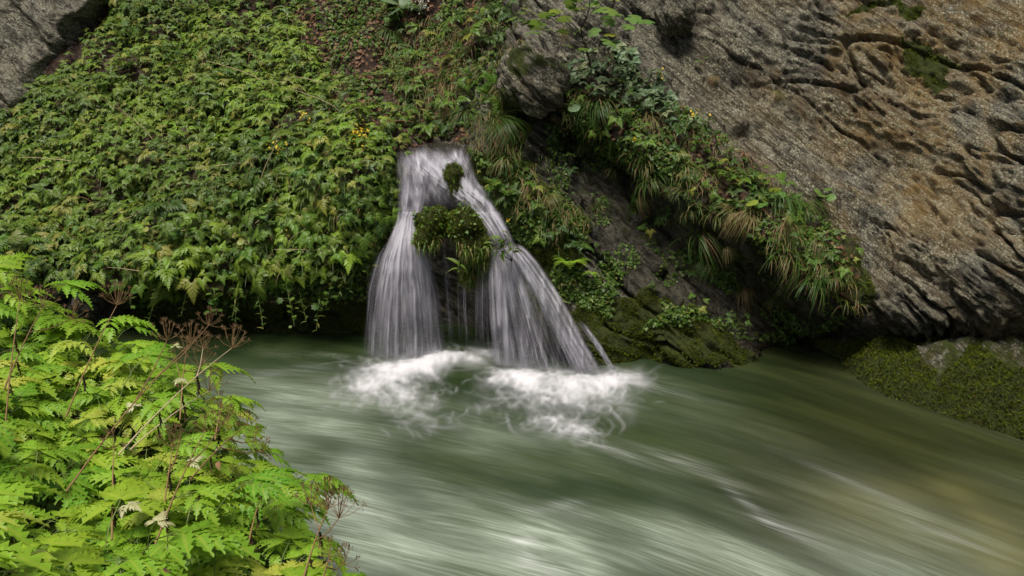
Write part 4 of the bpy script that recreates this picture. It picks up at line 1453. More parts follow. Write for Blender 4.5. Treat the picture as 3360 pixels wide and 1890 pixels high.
TUFTM = {
    'g': [tuft_mesh(1, 90, .42, .12, 3.0, 1.0, .006), tuft_mesh(2, 70, .38, .18, 2.4, 1.1, .006), tuft_mesh(11, 60, .48, .1, 3.4, .7, .006)],
    'm': [tuft_mesh(3, 90, .44, .22, 3.6, 1.0, .006), tuft_mesh(4, 70, .40, .2, 3.0, 1.1, .006), tuft_mesh(12, 70, .5, .4, 4.4, .6, .006)],
    'd': [tuft_mesh(5, 70, .42, .6, 5.0, .6, .0055), tuft_mesh(6, 70, .36, .75, 5.4, .8, .0055)],
    's': [tuft_mesh(7, 16, .24, .1, 2.2, .9, .005)],
}
TUFTS = [
    (497, 124, 'm', 1.15, 'large mixed green and straw grass tuft drooping right beside the lip of the waterfall'),
    (484, 118, 'g', .9, 'arching green grass tuft just above the right end of the waterfall lip'),
    (508, 134, 'm', 1.0, 'mixed grass tuft on the mossy bank right below the largest drooping tuft'),
    (546, 88, 'd', 1.05, 'brown beard of dry grass hanging under the blunt boulder'),
    (532, 93, 'g', .9, 'green grass tuft left of the brown beard under the boulder'),
    (597, 103, 'g', 1.1, 'long green grass tuft hanging below the bramble'),
    (607, 102, 'd', 1.0, 'brown dry grass hanging below the middle of the bramble'),
    (653, 118, 'm', 1.0, 'half dry grass tuft hanging under the right end of the bramble'),
    (391, 30, 'g', .9, 'green arching grass tuft high on the slope near the leaf litter'),
    (458, 30, 'd', .95, 'dry brown grass hanging on the rock above the waterfall'),
    (432, 34, 'd', .7, 'small dry grass tuft between leaf litter and rock at the top'),
    (444, 108, 'd', .8, 'dry grass hanging over the dark gully behind the waterfall lip'),
    (466, 112, 'm', .9, 'mixed grass tuft over the back of the waterfall lip'),
    (506, 162, 'm', .8, 'mixed grass hanging beside the upper right edge of the cascade'),
    (527, 186, 'd', .7, 'dry grass on the mossy bank right of the cascade'),
    (551, 196, 'm', .7, 'mixed grass tuft on the mossy bank below the long green tuft'),
    (683, 190, 'm', .85, 'mixed grass tuft at the left part of the slanting ledge'),
    (701, 238, 'm', 1.25, 'long dangling grass tuft alone on the dark slab below the ledge'),
    (745, 214, 'd', 1.0, 'dry fringe of grass at the middle of the slanting ledge'),
    (732, 214, 'g', .9, 'thin green grass left of the dry fringe on the ledge'),
    (781, 198, 'g', 1.35, 'biggest green grass tuft on top of the slanting ledge'),
    (800, 206, 'g', 1.1, 'green grass sweeping right beside the biggest tuft on the ledge'),
    (786, 224, 'd', .9, 'brown dry grass under the biggest tuft on the ledge'),
    (784, 262, 'm', 1.0, 'mixed grass hanging from the lower part of the ledge'),
    (810, 286, 'g', 1.15, 'long green blades hanging lowest from the ledge above the dark water'),
    (833, 281, 'g', .95, 'green hanging blades at the lower right end of the ledge'),
    (822, 240, 'm', .8, 'mixed grass tuft at the right edge of the ledge beside bare rock'),
    (434, 209, 's', .9, 'few thin grass blades on the rounded mossy rock in the falls'),
    (470, 204, 's', 1.0, 'few thin grass blades on the taller mossy rock in the falls'),
    (715, 75, 'd', .55, 'wisp of dry grass on the pale cliff face'),
    (775, 92, 'd', .55, 'wisp of dry grass high on the cliff right of the bramble'),
    (250, 160, 'g', .9, 'green grass among feathery plants at the middle of the far slope'),
    (205, 190, 'g', .9, 'green grass among feathery plants lower left of mid slope'),
    (290, 215, 'm', .9, 'half dry grass low on the far slope toward the waterfall'),
    (150, 60, 'g', .8, 'green grass near the top of the far slope'),
    (345, 215, 'm', .8, 'mixed grass hanging left of the waterfall above the undercut'),
    (560, 30, 'd', .7, 'dry grass in the crack left of the sapling'),
    (480, 70, 'm', .9, 'mixed grass on the dark gully rock above the waterfall'),
    (515, 60, 'g', .7, 'green grass tuft left of the blunt boulder'),
]
for k, (u_, v_, kd, sc, lab) in enumerate(TUFTS):
    p, n = on_wall(u_, v_)
    if kd == 's':
        p = at(u_, v_, {434: 8.16, 470: 8.08}[u_])
    link('grass_tuft', TUFTM[kd][k % len(TUFTM[kd])], loc=tuple(p - np.array([0, .01, 0])), scale=(sc * random.uniform(.7, 1.1), sc * .9, sc * random.uniform(.65, .95)), rot=(random.uniform(-.25, .2), random.uniform(-.45, .45), random.uniform(-.8, .8)),
         label=lab, cat='grass tuft', group='grass tufts growing on the rocks')


# ------------------------------------------------------------------ flat leaf shapes and small herbs
def lance_leaf(L, Wd, mats, droop=.5, teeth=6, name='leaf', depth=.12, stalk=.0):
    mb = MB()
    leaflet(mb, np.array([stalk, 0, 0]), np.array([1.0, 0, .35]), np.array([0, 0, 1.0]), L, Wd, teeth, droop, depth)
    if stalk:
        mb.tube([(0, 0, 0), (stalk, 0, 0)], .0015, 3, 1)
    return mb.mesh(name, mats)


def round_leaf(Rd, mats, stalk=.1, lobes=0, name='leaf', droop=.25):
    mb = MB()
    pts = [(0, 0, 0), (stalk * .4, 0, stalk * .6), (stalk, 0, stalk * .8)]
    mb.tube(pts, .002, 3, 1)
    c = np.array(pts[-1])
    n = 26
    V_, A = [c], [1.0]
    for i in range(n + 1):
        a = math.pi * (.93 * (2 * i / n - 1))
        if lobes:
            rr_ = Rd * (.62 + .40 * abs(math.cos(a * lobes / 2.0)) ** .8 * (1 - .25 * abs(a) / math.pi))
        else:
            rr_ = Rd * (1 + .05 * math.cos(a * 12)) * (1 - .12 * abs(a) / math.pi)
        x, y = rr_ * math.cos(a), rr_ * math.sin(a)
        V_.append(c + np.array([x, y, -droop * (x * x + y * y) / Rd + .10 * abs(y)]))
        A.append(0.0 if i % 4 else .35)
    F_ = [(0, i + 1, i + 2) for i in range(n)]
    mb.add(np.array(V_), np.array(F_), 0, np.array(A))
    return mb.mesh(name, mats)


def herb(u_, v_, leaves, n, H, sc, lab, stem_mat=None, p=None, lean=(0, -.4, 1), cat='plant', group=None, name='herb', rosette=False, seed=0, flowers=None):
    rr = np.random.default_rng(seed + int(u_ * 7 + v_))
    if p is None:
        p, _ = on_wall(u_, v_)
    o = link(name, None, loc=tuple(p), label=lab, cat=cat, group=group)
    ld = np.array(lean, float)
    ld /= np.linalg.norm(ld)
    mb = MB()
    tt = np.linspace(0, 1, 6)
    pts = np.array([ld * H * t + np.array([0, -.12 * H * t * t, -.10 * H * t * t]) for t in tt])
    mb.tube(pts, np.linspace(.004, .002, 6), 4)
    link('stem', mb.mesh('stem', [stem_mat or M_STEM]), parent=o)
    a = rr.random() * 6
    for i in range(n):
        t = (0.1 + .1 * i / n) if rosette else .25 + .75 * i / max(1, n - 1)
        q = ld * H * t + np.array([0, -.12 * H * t * t, -.10 * H * t * t])
        a += 2.4
        link('leaf', leaves[i % len(leaves)], parent=o, loc=tuple(q), rot=(.3 * rr.normal(), -.15 + .35 * rr.normal(), a), scale=sc * (.75 + .45 * rr.random()) * (1.1 - .45 * t))
    if flowers:
        fm, cnt_, sz, spread_ = flowers
        for i in range(cnt_):
            q = pts[-1] + rr.normal(size=3) * spread_
            link('flower', fm, parent=o, loc=tuple(q), rot=(rr.normal() * .5 + .8, 0, rr.random() * 6), scale=sz * (.7 + .6 * rr.random()))
    return o


L_LANCE = [lance_leaf(.11, .034, [M_BANK, M_STEM], d_) for d_ in (.5, .8)]
L_LANCEG = [lance_leaf(.14, .038, [M_GREY, M_STEM], d_) for d_ in (.6, .9)]
L_BRIGHT = [lance_leaf(.15, .065, [M_MAPLE, M_STEM], d_, 8, depth=.2) for d_ in (.5, .8)]
L_DARK = [lance_leaf(.09, .038, [M_UNDER, M_STEM], d_, 5) for d_ in (.6, .9)]
L_ROUND = [round_leaf(.045, [M_MAPLE, M_STEM], s_) for s_ in (.07, .11)]
L_ROUNDG = [round_leaf(.075, [M_GREY, M_STEM], s_) for s_ in (.10, .14)]
L_PALM = [round_leaf(.055, [M_BANK, M_STEM], s_, lobes=7) for s_ in (.07, .12)]
mbf = MB()
for k in range(5):
    a = k * 1.2566
    c, s_ = math.cos(a), math.sin(a)
    mbf.add(np.array([(0, 0, 0), (.006 * c - .003 * s_, .006 * s_ + .003 * c, .002), (.011 * c, .011 * s_, .001), (.006 * c + .003 * s_, .006 * s_ - .003 * c, .002)]), np.array([(0, 1, 2, 3)]))
FLOWER_Y = mbf.mesh('flower', [M_YELL])
FLOWER_W = mbf.mesh('flower', [M_WHITE])

herb(426, 125, L_BRIGHT, 16, .24, .55, 'pale yellowish herb standing in the dark gully above the waterfall lip')
herb(151, 262, L_BRIGHT, 9, .22, 1.1, 'bright large leaved herb low on the far slope, upper of two')
herb(169, 302, L_BRIGHT, 10, .24, 1.15, 'pale nettle like herb hanging over the undercut, lower of two')
herb(444, 86, L_LANCE, 12, .26, .9, 'green narrow leaved herb on the slope above the waterfall')
herb(460, 78, L_LANCE, 10, .22, .8, 'smaller narrow leaved herb right of its taller neighbour above the waterfall')
herb(496, 45, L_LANCEG, 8, .22, .9, 'grey green broad leaved herb beside the gully rock at the top')
herb(403, 16, L_ROUNDG, 5, .12, 1.3, 'large leaved grey green plant at the top edge left of the white flower', rosette=True)
herb(657, 86, L_LANCEG, 12, .2, .9, 'grey green long leaved herb right of the bramble', flowers=(FLOWER_Y, 16, 1.2, .02), group=None)
herb(611, 104, L_LANCE, 9, .12, 1.1, 'star shaped green herb below the bramble', rosette=False)
herb(622, 124, L_LANCE, 10, .22, .8, 'upright narrow leaved herb on the wall below the bramble')
herb(626, 143, L_LANCE, 10, .22, .85, 'lower hanging narrow leaved herb with a yellow flower head', flowers=(FLOWER_Y, 12, 1.2, .016), lean=(.1, -.8, .3))
herb(690, 128, L_LANCEG, 12, .22, 1.0, 'broad leaved grey green herb with yellow flowers on the ledge', flowers=(FLOWER_Y, 18, 1.2, .03))
herb(708, 122, L_LANCE, 6, .1, .7, 'small herb with one yellow flower on the pale rock', flowers=(FLOWER_Y, 10, 1.2, .012))
herb(754, 186, L_LANCE, 10, .16, 1.0, 'dark green lance leaved herb on the ledge above the dry fringe')
herb(732, 158, L_LANCE, 8, .16, .9, 'lance leaved herb at the upper middle of the ledge')
herb(778, 262, L_BRIGHT, 10, .14, .7, 'bright star shaped herb hanging from the lower ledge')
herb(697, 66, L_ROUND, 3, .06, 1.1, 'two round leaves alone on the pale cliff face')
herb(721, 221, L_ROUND, 4, .08, 1.2, 'round leaved plant at the left of the ledge above dark rock', rosette=True)
herb(746, 207, L_ROUND, 5, .08, 1.2, 'round leaved plant behind the dry fringe on the ledge', rosette=True)
herb(769, 207, L_ROUND, 5, .08, 1.3, 'round leaved plant left of the biggest grass tuft', rosette=True)
herb(790, 208, L_ROUND, 4, .1, 1.2, 'round leaved plant inside the biggest grass tuft', rosette=True)
herb(821, 199, L_ROUND, 5, .1, 1.1, 'dark round leaved plant on the rock right of the ledge', rosette=True)
herb(799, 272, L_ROUND, 5, .1, 1.1, 'bright heart leaved plant low on the ledge', rosette=True)
herb(808, 288, L_ROUND, 5, .1, 1.15, 'bright heart leaved plant lowest on the ledge', rosette=True)
herb(566, 110, L_ROUNDG, 4, .1, .9, 'large round leaved plant on the dark wall left below the bramble', rosette=True)
herb(715, 172, L_PALM, 12, .16, 1.0, 'lobed leaf plant crowding the upper ledge')
herb(727, 186, L_PALM, 12, .14, 1.0, 'second lobed leaf plant just below the first on the ledge')
herb(700, 150, L_PALM, 9, .12, .9, 'lobed leaf plant where the ledge starts below yellow flowers')
herb(765, 192, L_PALM, 6, .12, 1.1, 'single lobed leaf plant standing above the ledge')
herb(490, 195, L_PALM, 14, .14, 1.0, 'bright lobed leaf plant right beside the cascade', p=at(494, 196, 8.45))
herb(505, 208, L_PALM, 10, .1, .9, 'lobed leaf plant below its neighbour beside the cascade', p=at(506, 205, 8.38))
herb(470, 283, L_LANCE, 6, .1, 1.2, 'drooping green herb under the moss between the falls', p=at(459, 262, 8.08), lean=(0, -.6, -.5))
herb(360, 150, L_LANCE, 12, .25, .9, 'leafy herb with a big yellow flower spray left of the waterfall', flowers=(FLOWER_Y, 70, 1.5, .055))
herb(310, 132, L_LANCEG, 12, .25, .9, 'grey green herb with yellow flowers high on the far slope', flowers=(FLOWER_Y, 22, 1.2, .045))
herb(276, 160, L_LANCE, 8, .22, .8, 'herb with small yellow flowers at the middle of the far slope', flowers=(FLOWER_Y, 26, 1.2, .05))
herb(294, 238, L_LANCE, 8, .16, .7, 'herb with few yellow flowers low on the far slope', flowers=(FLOWER_Y, 16, 1.1, .03))
herb(260, 206, L_LANCE, 8, .16, .7, 'small yellow flowered herb at lower mid slope', flowers=(FLOWER_Y, 12, 1.1, .03))
herb(507, 228, L_DARK, 3, .08, .8, 'tiny yellow flowered herb at the edge of the right arm', flowers=(FLOWER_Y, 8, 1.0, .012), p=at(509, 226, 8.0))
herb(421, 14, L_DARK, 4, .16, .8, 'plant with a white flower umbel at the top edge', flowers=(FLOWER_W, 110, .8, .035))
herb(320, 130, L_LANCEG, 14, .28, 1.1, 'tall blue green thistle like herb high on the far slope')
herb(340, 122, L_LANCEG, 10, .22, 1.0, 'blue green herb right of the tall thistle like one')
for (u_, v_, t_) in [(372, 268, 'left of the left curtain'), (395, 285, 'at the upper left of the undercut by the falls'), (545, 215, 'on the mossy bank right of the falls'),
                     (575, 232, 'below the mixed grass right of the falls'), (603, 262, 'on moss under the dark slabs'), (655, 288, 'on the mossy slab below the dangling grass')]:
    herb(u_, v_, L_DARK, 9, .14, .8, 'small dark leaved herb ' + t_)

mix_sp = pick(WP, WN, wu, wv, [(20, 110), (120, 20), (300, 10), (395, 150), (370, 250), (150, 270), (20, 260)], 46, .30, wallm, 77)
for k, (p, n) in enumerate(mix_sp):
    lv, lab, nm_ = ((L_LANCE, 'narrow leaved herb between the feathery plants of the far slope', 'narrow'), (L_ROUND, 'round leaved herb between the feathery plants of the far slope', 'round'),
                    (L_LANCEG, 'grey green herb between the feathery plants of the far slope', 'grey'), (L_PALM, 'lobed leaf herb between the feathery plants of the far slope', 'lobed'))[k % 4]
    herb(0, 0, lv, 9, .16 + .14 * random.random(), .8 + .5 * random.random(), lab, p=p + n * .04, group=nm_ + ' leaved herbs of the far slope', seed=k)


def grass_mass(name, P_, N_, L, sag, w, seed, label, dry=.35):
    rr_ = np.random.default_rng(seed)
    n = len(P_)
    az = rr_.normal(size=n) * .8
    d = np.stack([np.sin(az), -np.cos(az), .1 + .9 * rr_.random(n)], 1)
    d /= np.linalg.norm(d, axis=1)[:, None]
    Ls = L * (.4 + .9 * rr_.random(n))
    side = np.cross(d, [0, 0, 1.0])
    side /= np.linalg.norm(side, axis=1)[:, None] + 1e-9
    p = P_.copy()
    seg = 6
    Vs = []
    sg_ = sag * (.6 + .9 * rr_.random(n))
    for i in range(seg + 1):
        t = i / seg
        ww = (w * (1 - t * t) * .5 + .0005)
        Vs += [p - side * ww, p + side * ww]
        p = p + d * (Ls / seg)[:, None]
        d = d + np.array([0, 0, -1.0]) * (sg_ / seg * (.6 + t))[:, None]
        d /= np.linalg.norm(d, axis=1)[:, None]
    V_ = np.stack(Vs, 1)
    kk = 2 * (seg + 1)
    f = np.array([(2 * i, 2 * i + 1, 2 * i + 3, 2 * i + 2) for i in range(seg)])
    Fa = (f[None] + (np.arange(n) * kk)[:, None, None]).reshape(-1, 4)
    isd = rr_.random(n) < dry
    mi = np.repeat(isd.astype(int), seg)
    me_ = make_mesh(name, V_.reshape(-1, 3), Fa, [M_GRASST, M_DRYG], dict(tint=np.repeat(rr_.random(n), kk), rib=np.full(n * kk, .2)), mi=mi)
    return link(name, me_, kind='stuff', label=label)


M_GRASST = leaf_material('grass_mass', (.05, .11, .015), (.15, .22, .035), (.25, .24, .07), .15, .3, tint_attr=True)
gz = perlin(WP * 3.1, seed=160)
for k, (pl, n_, L_, lab) in enumerate([
        ([(560, 85), (700, 118), (800, 200), (865, 290), (850, 315), (800, 280), (740, 235), (680, 200), (610, 150), (556, 118)], 1300, .20, 'tangled grass hanging along the slanting ledge'),
        ([(462, 95), (520, 110), (545, 160), (590, 225), (560, 250), (500, 200), (476, 160), (460, 130)], 800, .17, 'tangled grass on the mossy bank right of the cascade'),
        ([(380, 20), (500, 10), (540, 60), (500, 110), (460, 130), (400, 110)], 1400, .20, 'sparse grass on the gully rocks above the waterfall'),
        ([(60, 100), (300, 20), (395, 150), (370, 270), (60, 270)], 2200, .26, 'grass blades between the plants of the far slope')]):
    pp, nn_ = sample(pl, n_, 60 + k, gz > (-.02 if k < 3 else -.5))
    grass_mass('grass', pp + nn_ * (.01 if k < 3 else .06), nn_, L_, 3.2 if k < 3 else 1.8, .005, 70 + k, lab, (.35, .4, .5, .25)[k])
pp, nn_ = sample([(545, 120), (640, 165), (760, 250), (850, 320), (800, 345), (700, 335), (600, 260), (550, 200)], 5500, 66, perlin(WP * 3, seed=161) > .08)
scatter('undergrowth', pp, nn_, T3, F3, .019, 66, M_UNDER, R3, .9, .4, .02, kind='stuff', label='tiny leaves clinging to the dark slab under the ledge')

lowm = Pm[:, 2] < np.median(Pm[:, 2]) + .05
sel_ = np.nonzero(lowm & (Nm[:, 1] < .2))[0]
sel_ = sel_[np.random.default_rng(5).integers(0, len(sel_), 700)]
grass_mass('hanging_moss', Pm[sel_], Nm[sel_], .13, 6.0, .007, 88, 'dark wet moss strands hanging below the rocks between the falls', .12)
# stems trailing over the undercut and down the dark slab
for k, (u_, v_) in enumerate([(128, 282), (160, 288), (192, 280), (214, 292), (238, 282), (262, 290), (284, 281), (302, 292), (322, 283), (338, 274), (352, 268), (364, 256), (372, 244), (378, 228), (246, 276), (330, 290)]):
    herb(u_, v_, L_LANCE if k % 3 else L_PALM, 12, .22 + .22 * random.random(), .62 + .3 * random.random(), 'leafy stem trailing down over the dark undercut bank', lean=(random.uniform(-.3, .3), -.45, -.8),
         group='trailing stems over the undercut', name='trailing_plant', seed=300 + k, p=on_wall(u_, v_)[0] + np.array([0, -.08, .04]))
for k, (u_, v_) in enumerate([(582, 150), (612, 172), (640, 200), (668, 222), (705, 262), (742, 290), (655, 180), (690, 215), (725, 248), (600, 205), (768, 300)]):
    p, n = on_wall(u_, v_)
    link('grass_tuft', TUFTM['gmd'[k % 3]][k % 2], loc=tuple(p), scale=(.45 + .35 * random.random(),) * 3, rot=(random.uniform(-.2, .2), random.uniform(-.4, .4), random.uniform(-.8, .8)),
         label='thin grass hanging on the dark slab below the slanting ledge', cat='grass tuft', group='thin grass on the dark slab')

# glossy sprig over the right arm
o = link('shrub_sprig', None, loc=tuple(at(512, 262, 7.95)), label='glossy dark green sprig hanging in front of the right arm of the waterfall', cat='shrub')
base = at(512, 262, 7.95)
rr = np.random.default_rng(77)
L_GLOSS = [lance_leaf(.085, .034, [M_BANK, M_STEM], d_, 5) for d_ in (.5, .9)]
mb = MB()
for (u1, v1) in [(484, 244), (492, 236), (500, 238), (509, 240), (497, 248), (488, 252), (514, 246), (503, 232)]:
    q = at(u1, v1, 7.72 + .12 * rr.random()) - base
    mid = q * .55 + np.array([0, -.05, .06])
    mb.tube([np.zeros(3), mid, q], [.003, .002, .001], 4)
    for k in range(4):
        tq = .5 + .17 * k
        pq = q * tq + np.array([0, -.05, .06]) * (4 * tq * (1 - tq)) * .5
        link('leaf', L_GLOSS[k % 2], parent=o, loc=tuple(pq), rot=(.3 * rr.normal(), .2 + .3 * rr.normal(), rr.random() * 6.28), scale=.75 + .4 * rr.random())
link('twig', mb.mesh('twig', [M_BARK]), parent=o)

# ferns
FR = MB()
tt = np.linspace(0, 1, 14)
ax = np.array([(.34 * t, 0, .13 * math.sin(t * 2.4) - .04 * t) for t in tt])
FR.tube(ax, np.linspace(.0025, .001, 14), 3, 1)
for i in range(1, 14):
    Lp = .085 * math.sin(math.pi * (.12 + .86 * tt[i])) ** .8 + .008
    for sg in (-1, 1):
        leaflet(FR, ax[i], np.array([.35, sg * 1.0, -.05]), np.array([0, 0, 1.0]), Lp, .024, 4, .15, .35)
FROND = FR.mesh('frond', [M_LEAF, M_STEM])
for (u_, v_, n_, sc_, lab) in [(566, 266, 7, .62, 'fern with spreading fronds right of the waterfall'), (590, 272, 4, .3, 'tiny fern on moss beside the larger fern')]:
    p, _ = on_wall(u_, v_)
    o = link('fern', None, loc=tuple(p - np.array([0, .03, 0])), label=lab, cat='fern')
    for k in range(n_):
        link('frond', FROND, parent=o, rot=(.15 * rr.normal(), -.1 + .2 * rr.normal(), -math.pi / 2 + (k - (n_ - 1) / 2) * .75), scale=sc_ * (.8 + .4 * rr.random()))

# sapling with lobed leaves
mpl = [round_leaf(.085, [M_MAPLE, M_STEM], .05, lobes=5, droop=d_) for d_ in (.2, .35)]
sb = at(591, 68, 8.75)
o = link('sapling', None, loc=tuple(sb), label='slender sapling with light green lobed leaves above the bramble', cat='tree')
trk = [(591, 68, 8.75), (588, 55, 8.72), (585, 45, 8.7), (582, 38, 8.68), (581, 28, 8.66), (586, 19, 8.64), (589, 10, 8.62), (590, -4, 8.6)]
mb = MB()
tp = np.array([at(*q) for q in trk]) - sb
mb.tube(tp, np.linspace(.009, .004, len(tp)), 6)
link('trunk', mb.mesh('trunk', [M_BARK]), parent=o)
LV = [(120, 200), (210, 215), (300, 170), (230, 150), (350, 240), (440, 180), (550, 135), (690, 50), (820, 60), (770, 100), (700, 110), (950, 120), (870, 140), (600, 185), (380, 290),
      (350, 345), (490, 330), (610, 320), (1010, 190), (950, 220), (1150, 290), (1190, 190), (1300, 245), (660, 470), (800, 500), (950, 420), (980, 360), (760, 290), (830, 345),
      (750, 15), (990, 5), (850, 5), (640, 210), (500, 160), (300, 250)]
mb = MB()
for k, (a, b) in enumerate(LV):
    U_, V_ = 502.9 + a * .1051, b * .1051
    q = at(U_, V_, 8.45 + .35 * random.random()) - sb
    j = min(range(len(tp)), key=lambda i: abs(tp[i][2] - (q[2] - .10 - .35 * abs(q[0] - tp[i][0]))))
    mid = (tp[j] + q) / 2 + np.array([0, 0, .03])
    mb.tube([tp[j], mid, q], [.003, .002, .001], 4)
    link('leaf', mpl[k % 2], parent=o, loc=tuple(q), rot=(.18 * random.gauss(0, 1) + .35, .15 * random.gauss(0, 1), (math.pi if q[0] < tp[j][0] else 0) + random.uniform(-.8, .8)), scale=.75 + .5 * random.random())
link('branch', mb.mesh('branch', [M_BARK]), parent=o)

# bramble
BRP = [(560, 67), (592, 58), (618, 40), (629, 50), (631, 65), (650, 78), (671, 100), (672, 118), (652, 120), (608, 102), (583, 90), (560, 82)]
mb = MB()
for ang in (0, 1.35, -1.35):
    leaflet(mb, np.array([.02, 0, 0]), np.array([math.cos(ang), math.sin(ang), .05]), np.array([0, 0, 1.0]), .062 if ang else .075, .056, 6, .35, .14)
BRL = mb.mesh('leaf', [M_GREY, M_STEM])
p0, _ = on_wall(612, 85)
o = link('bramble', None, loc=tuple(p0), label='grey green bramble bush sprawling over the ledge under the sapling', cat='bush')
pts = pick(WP, WN, wu, wv, BRP, 230, .055, None, 12)
for p, n in pts:
    q = p + n * (.03 + .10 * random.random()) + np.array([0, -.03, .03 * random.random()]) - p0
    link('leaf', BRL, parent=o, loc=tuple(q), rot=(.55 + .35 * random.gauss(0, 1), .3 * random.gauss(0, 1), random.uniform(-2.6, -.5)), scale=.75 + .6 * random.random())
mb = MB()
for k in range(26):
    a, b = pts[random.randrange(len(pts))][0], pts[random.randrange(len(pts))][0]
    if np.linalg.norm(a - b) < .6:
        mb.tube([a - p0 - np.array([0, .02, 0]), (a + b) / 2 - p0 + np.array([0, -.10, .04]), b - p0 - np.array([0, .02, 0])], .0025, 4)
link('stem', mb.mesh('stem', [M_DRY]), parent=o)

# dead stems lying through the plants of the far slope
rr = np.random.default_rng(15)
dsp = pick(WP, WN, wu, wv, [(40, 130), (330, 60), (390, 180), (370, 300), (100, 290)], 34, .35, wallm, 31)
for k, (p, n) in enumerate(dsp):
    mb = MB()
    L = .35 + .45 * rr.random()
    a = rr.normal() * .8
    d = np.array([math.sin(a), -.35 * rr.random(), math.cos(a)])
    q = np.array([d * L * t + np.array([.05 * math.sin(t * 4 + k), 0, -.1 * t * t]) for t in np.linspace(0, 1, 5)])
    mb.tube(q, np.linspace(.005, .002, 5), 4)
    link('dry_stem', mb.mesh('dry_stem', [M_STRAW if k % 3 else M_DRY]), loc=tuple(p + n * .12), label='thin dry stem poking through the leaves of the far slope',
         cat='dry stem', group='dry stems on the far slope')


# ------------------------------------------------------------------ dried umbels on the near bank
def umbel_mesh(seed, Rd=.10, rays=13, deep=.9):
    rr = np.random.default_rng(seed)
    mb = MB()
    for i in range(rays):
        a = 6.283 * i / rays + .3 * rr.normal()
        th = (.25 + 1.15 * (i % 3) / 2) * deep * (.85 + .3 * rr.random())
        d = np.array([math.sin(th) * math.cos(a), math.sin(th) * math.sin(a), math.cos(th)])
        L = Rd * (.85 + .3 * rr.random())
        mid = d * L * .5 + np.array([d[0], d[1], 0]) * L * .10
        e = d * L + np.array([0, 0, .01])
        mb.tube([np.zeros(3), mid, e], [.0017, .0014, .0012], 3, 0)
        for k in range(9):
            b = rr.normal(size=3) * .6 + d * .9 + np.array([0, 0, .5])
            b /= np.linalg.norm(b)
            q = e + b * (.014 + .010 * rr.random())
            mb.tube([e, q], [.0008, .0008], 3, 0)
            sd = q + b * .006
            mb.tube([q, (q + sd) / 2, sd], [.0008, .0019, .0005], 4, 1)
    return mb.mesh('umbel', [M_DRY, M_SEED])


UMB = [umbel_mesh(1), umbel_mesh(2, .085, 11, 1.1), umbel_mesh(3, .11, 15, .8), umbel_mesh(4, .06, 8, 1.2)]
WTH = []
for q in range(3):
    mb = MB()
    for k in range(5):
        leaflet(mb, np.array([0, 0, -.02 * k]), np.array([.25 * math.cos(k * 2.2), .25 * math.sin(k * 2.2), -1.0]), np.array([math.cos(k * 2), math.sin(k * 2), 0.1]), .05 + .02 * q, .022, 4, .5, .5)
    WTH.append(mb.mesh('withered_leaf', [M_WITHER, M_DRY]))

UST = [
    # base (U,V,Y), [heads (U,V,Y,kind)], straw?, label
    ((66, 492, 2.75), [(191, 343, 3.7, 0), (209, 325, 3.8, 1), (167, 340, 3.75, 0)], 0, 'longest reddish umbel stalk leaning right across the near plants to three heads'),
    ((118, 455, 3.2), [(232, 348, 3.9, 2), (203, 348, 3.85, 1)], 1, 'pale straw umbel stalk with the outermost large head over the water'),
    ((66, 417, 3.55), [(117, 305, 3.9, 2)], 0, 'reddish stalk rising to a single brown umbel before the dark undercut'),
    ((5, 430, 3.2), [(20, 300, 3.6, 0)], 0, 'brown umbel stalk nearest the left edge'),
    ((4, 390, 3.5), [(42, 308, 3.8, 0), (72, 318, 3.9, 1)], 0, 'brown umbel stalk second from the left edge with two heads'),
    ((130, 450, 3.3), [(209, 391, 3.8, 2)], 1, 'straw coloured stalk ending in an umbel seen from the side at the water edge'),
    ((190, 480, 3.0), [(247, 425, 3.5, 3), (254, 441, 3.45, 3), (262, 452, 3.4, 3)], 0, 'thin stalk with three small sparse umbels over the pale water'),
    ((160, 545, 2.45), [(173, 447, 2.9, 1), (180, 440, 2.95, 3)], 0, 'upright stalk with a flat umbel in the middle of the near plants'),
    ((141, 585, 2.15), [(205, 431, 3.05, 3), (222, 425, 3.2, 1)], 0, 'long stalk rising from the bottom edge to two faint umbels'),
    ((300, 590, 2.2), [(328, 509, 2.75, 2), (311, 505, 2.8, 1), (339, 518, 2.7, 2)], 0, 'branched stalk with three fine umbels at the lower right of the near bank'),
    ((318, 600, 2.1), [(330, 556, 2.4, 3), (344, 564, 2.4, 3)], 0, 'short sparse umbel stalk beside the water at the bottom edge'),
    ((245, 560, 2.5), [(262, 492, 2.9, 3)], 0, 'thin dark stalk with a small head among the lower plants'),
    ((180, 420, 3.6), [(186, 352, 4.0, 1), (200, 366, 3.95, 0), (176, 362, 4.0, 3)], 0, 'cluster of tangled brown umbels at the top of the near bank'),
    ((112, 540, 2.45), [(114, 447, 2.8, 3)], 0, 'dark slender stalk with forked tip among bright leaves'),
    ((215, 440, 3.4), [(222, 405, 3.7, 3), (214, 412, 3.7, 3), (228, 418, 3.6, 3)], 0, 'dark dotted seed heads against the pale water'),
]
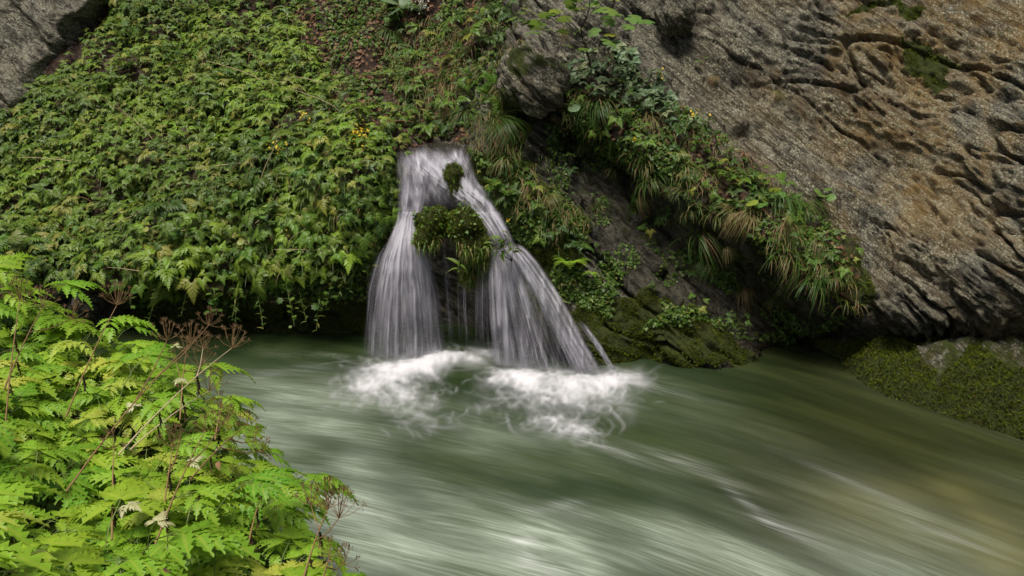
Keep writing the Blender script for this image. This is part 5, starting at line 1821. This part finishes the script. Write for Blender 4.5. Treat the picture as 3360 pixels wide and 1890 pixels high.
for k, (b, heads, straw, lab) in enumerate(UST):
    B = at(*b)
    o = link('dried_umbel_plant', None, loc=tuple(B), label=lab, cat='dried plant', group='dried umbel stalks on the near bank')
    H0 = at(*heads[0][:3]) - B
    mb = MB()
    tt = np.linspace(0, 1, 7)
    sagv = np.array([0, 0, .04 * np.linalg.norm(H0)])
    main = np.array([H0 * t + sagv * 4 * t * (1 - t) * .8 for t in tt])
    mb.tube(main, np.linspace(.0040, .0017, 7), 5)
    for j, hd in enumerate(heads):
        q = at(*hd[:3]) - B
        if j:
            s0 = main[3 + j % 2]
            mb.tube([s0, (s0 + q) / 2 + np.array([0, 0, -.015]), q], [.003, .0025, .0018], 4)
            ddir = q - s0
        else:
            ddir = main[-1] - main[-3]
        ddir = Vector(tuple(ddir)).normalized() * .55 + Vector((0, -.1, .8))
        link('umbel', UMB[hd[3]], parent=o, loc=tuple(q), rot=ddir.to_track_quat('Z', 'Y').to_euler(), scale=(.78, .72, .78, .7)[hd[3]])
    link('stem', mb.mesh('stem', [M_STRAW if straw else M_DRY]), parent=o)
    for j in range(1 + k % 2):
        q = main[2 + j * 2]
        link('withered_leaf', WTH[(k + j) % 3], parent=o, loc=tuple(q), rot=(0, 0, k + j), scale=.5 + .25 * random.random())

# pale bleached leaves and a few brown ones caught in the near plants
mpale = leaf_material('bleached_leaf', (.42, .42, .18), (.54, .53, .32), (.56, .55, .4), .1, .3)
c_ = LEAF_FG[0].copy()
c_.materials[0] = mpale
c2_ = LEAF_FG[3].copy()
c2_.materials[0] = mpale
for (u_, v_, y_, sc, m_, lab) in [(184, 468, 3.05, .42, c_, 'white bleached leaf in the middle of the near bank'), (189, 374, 3.85, .36, c2_, 'white bleached leaf under the tangled umbels'),
                                  (118, 508, 2.65, .42, c2_, 'cream yellow leaf left of the bottom stalks'), (143, 410, 3.4, .4, c_, 'cream bleached leaf left of the straw stalks'),
                                  (175, 345, 4.0, .3, c_, 'small yellow leaf among the umbels at the bank top'), (150, 548, 2.35, .45, c2_, 'yellowing leaf near the bottom edge')]:
    link('bleached_leaf', m_, loc=tuple(at(u_, v_ + 14, y_ - .15)), rot=(0, 0, random.random() * 6), scale=sc * .7, label=lab, cat='leaf')
mbl = MB()
leaflet(mbl, np.zeros(3), np.array([1.0, 0, 0]), np.array([0, 0, 1.0]), .09, .06, 6, .5, .1)
brl = mbl.mesh('fallen_leaf', [M_LITTER])
for (u_, v_, y_, lab) in [(165, 572, 2.1, 'round brown leaf at the bottom edge of the near bank'), (329, 562, 2.3, 'orange brown leaf at the lower right tip of the near bank'),
                          (203, 496, 2.8, 'small tan leaf in the middle of the dark green plants'), (176, 386, 3.75, 'curled ochre leaf by the straw stalk'), (218, 462, 3.2, 'brown curled leaf near the water edge')]:
    link('fallen_leaf', brl, loc=tuple(at(u_, v_, y_ - .25)), rot=(.4, .3, random.random() * 6), scale=.38, label=lab, cat='leaf')
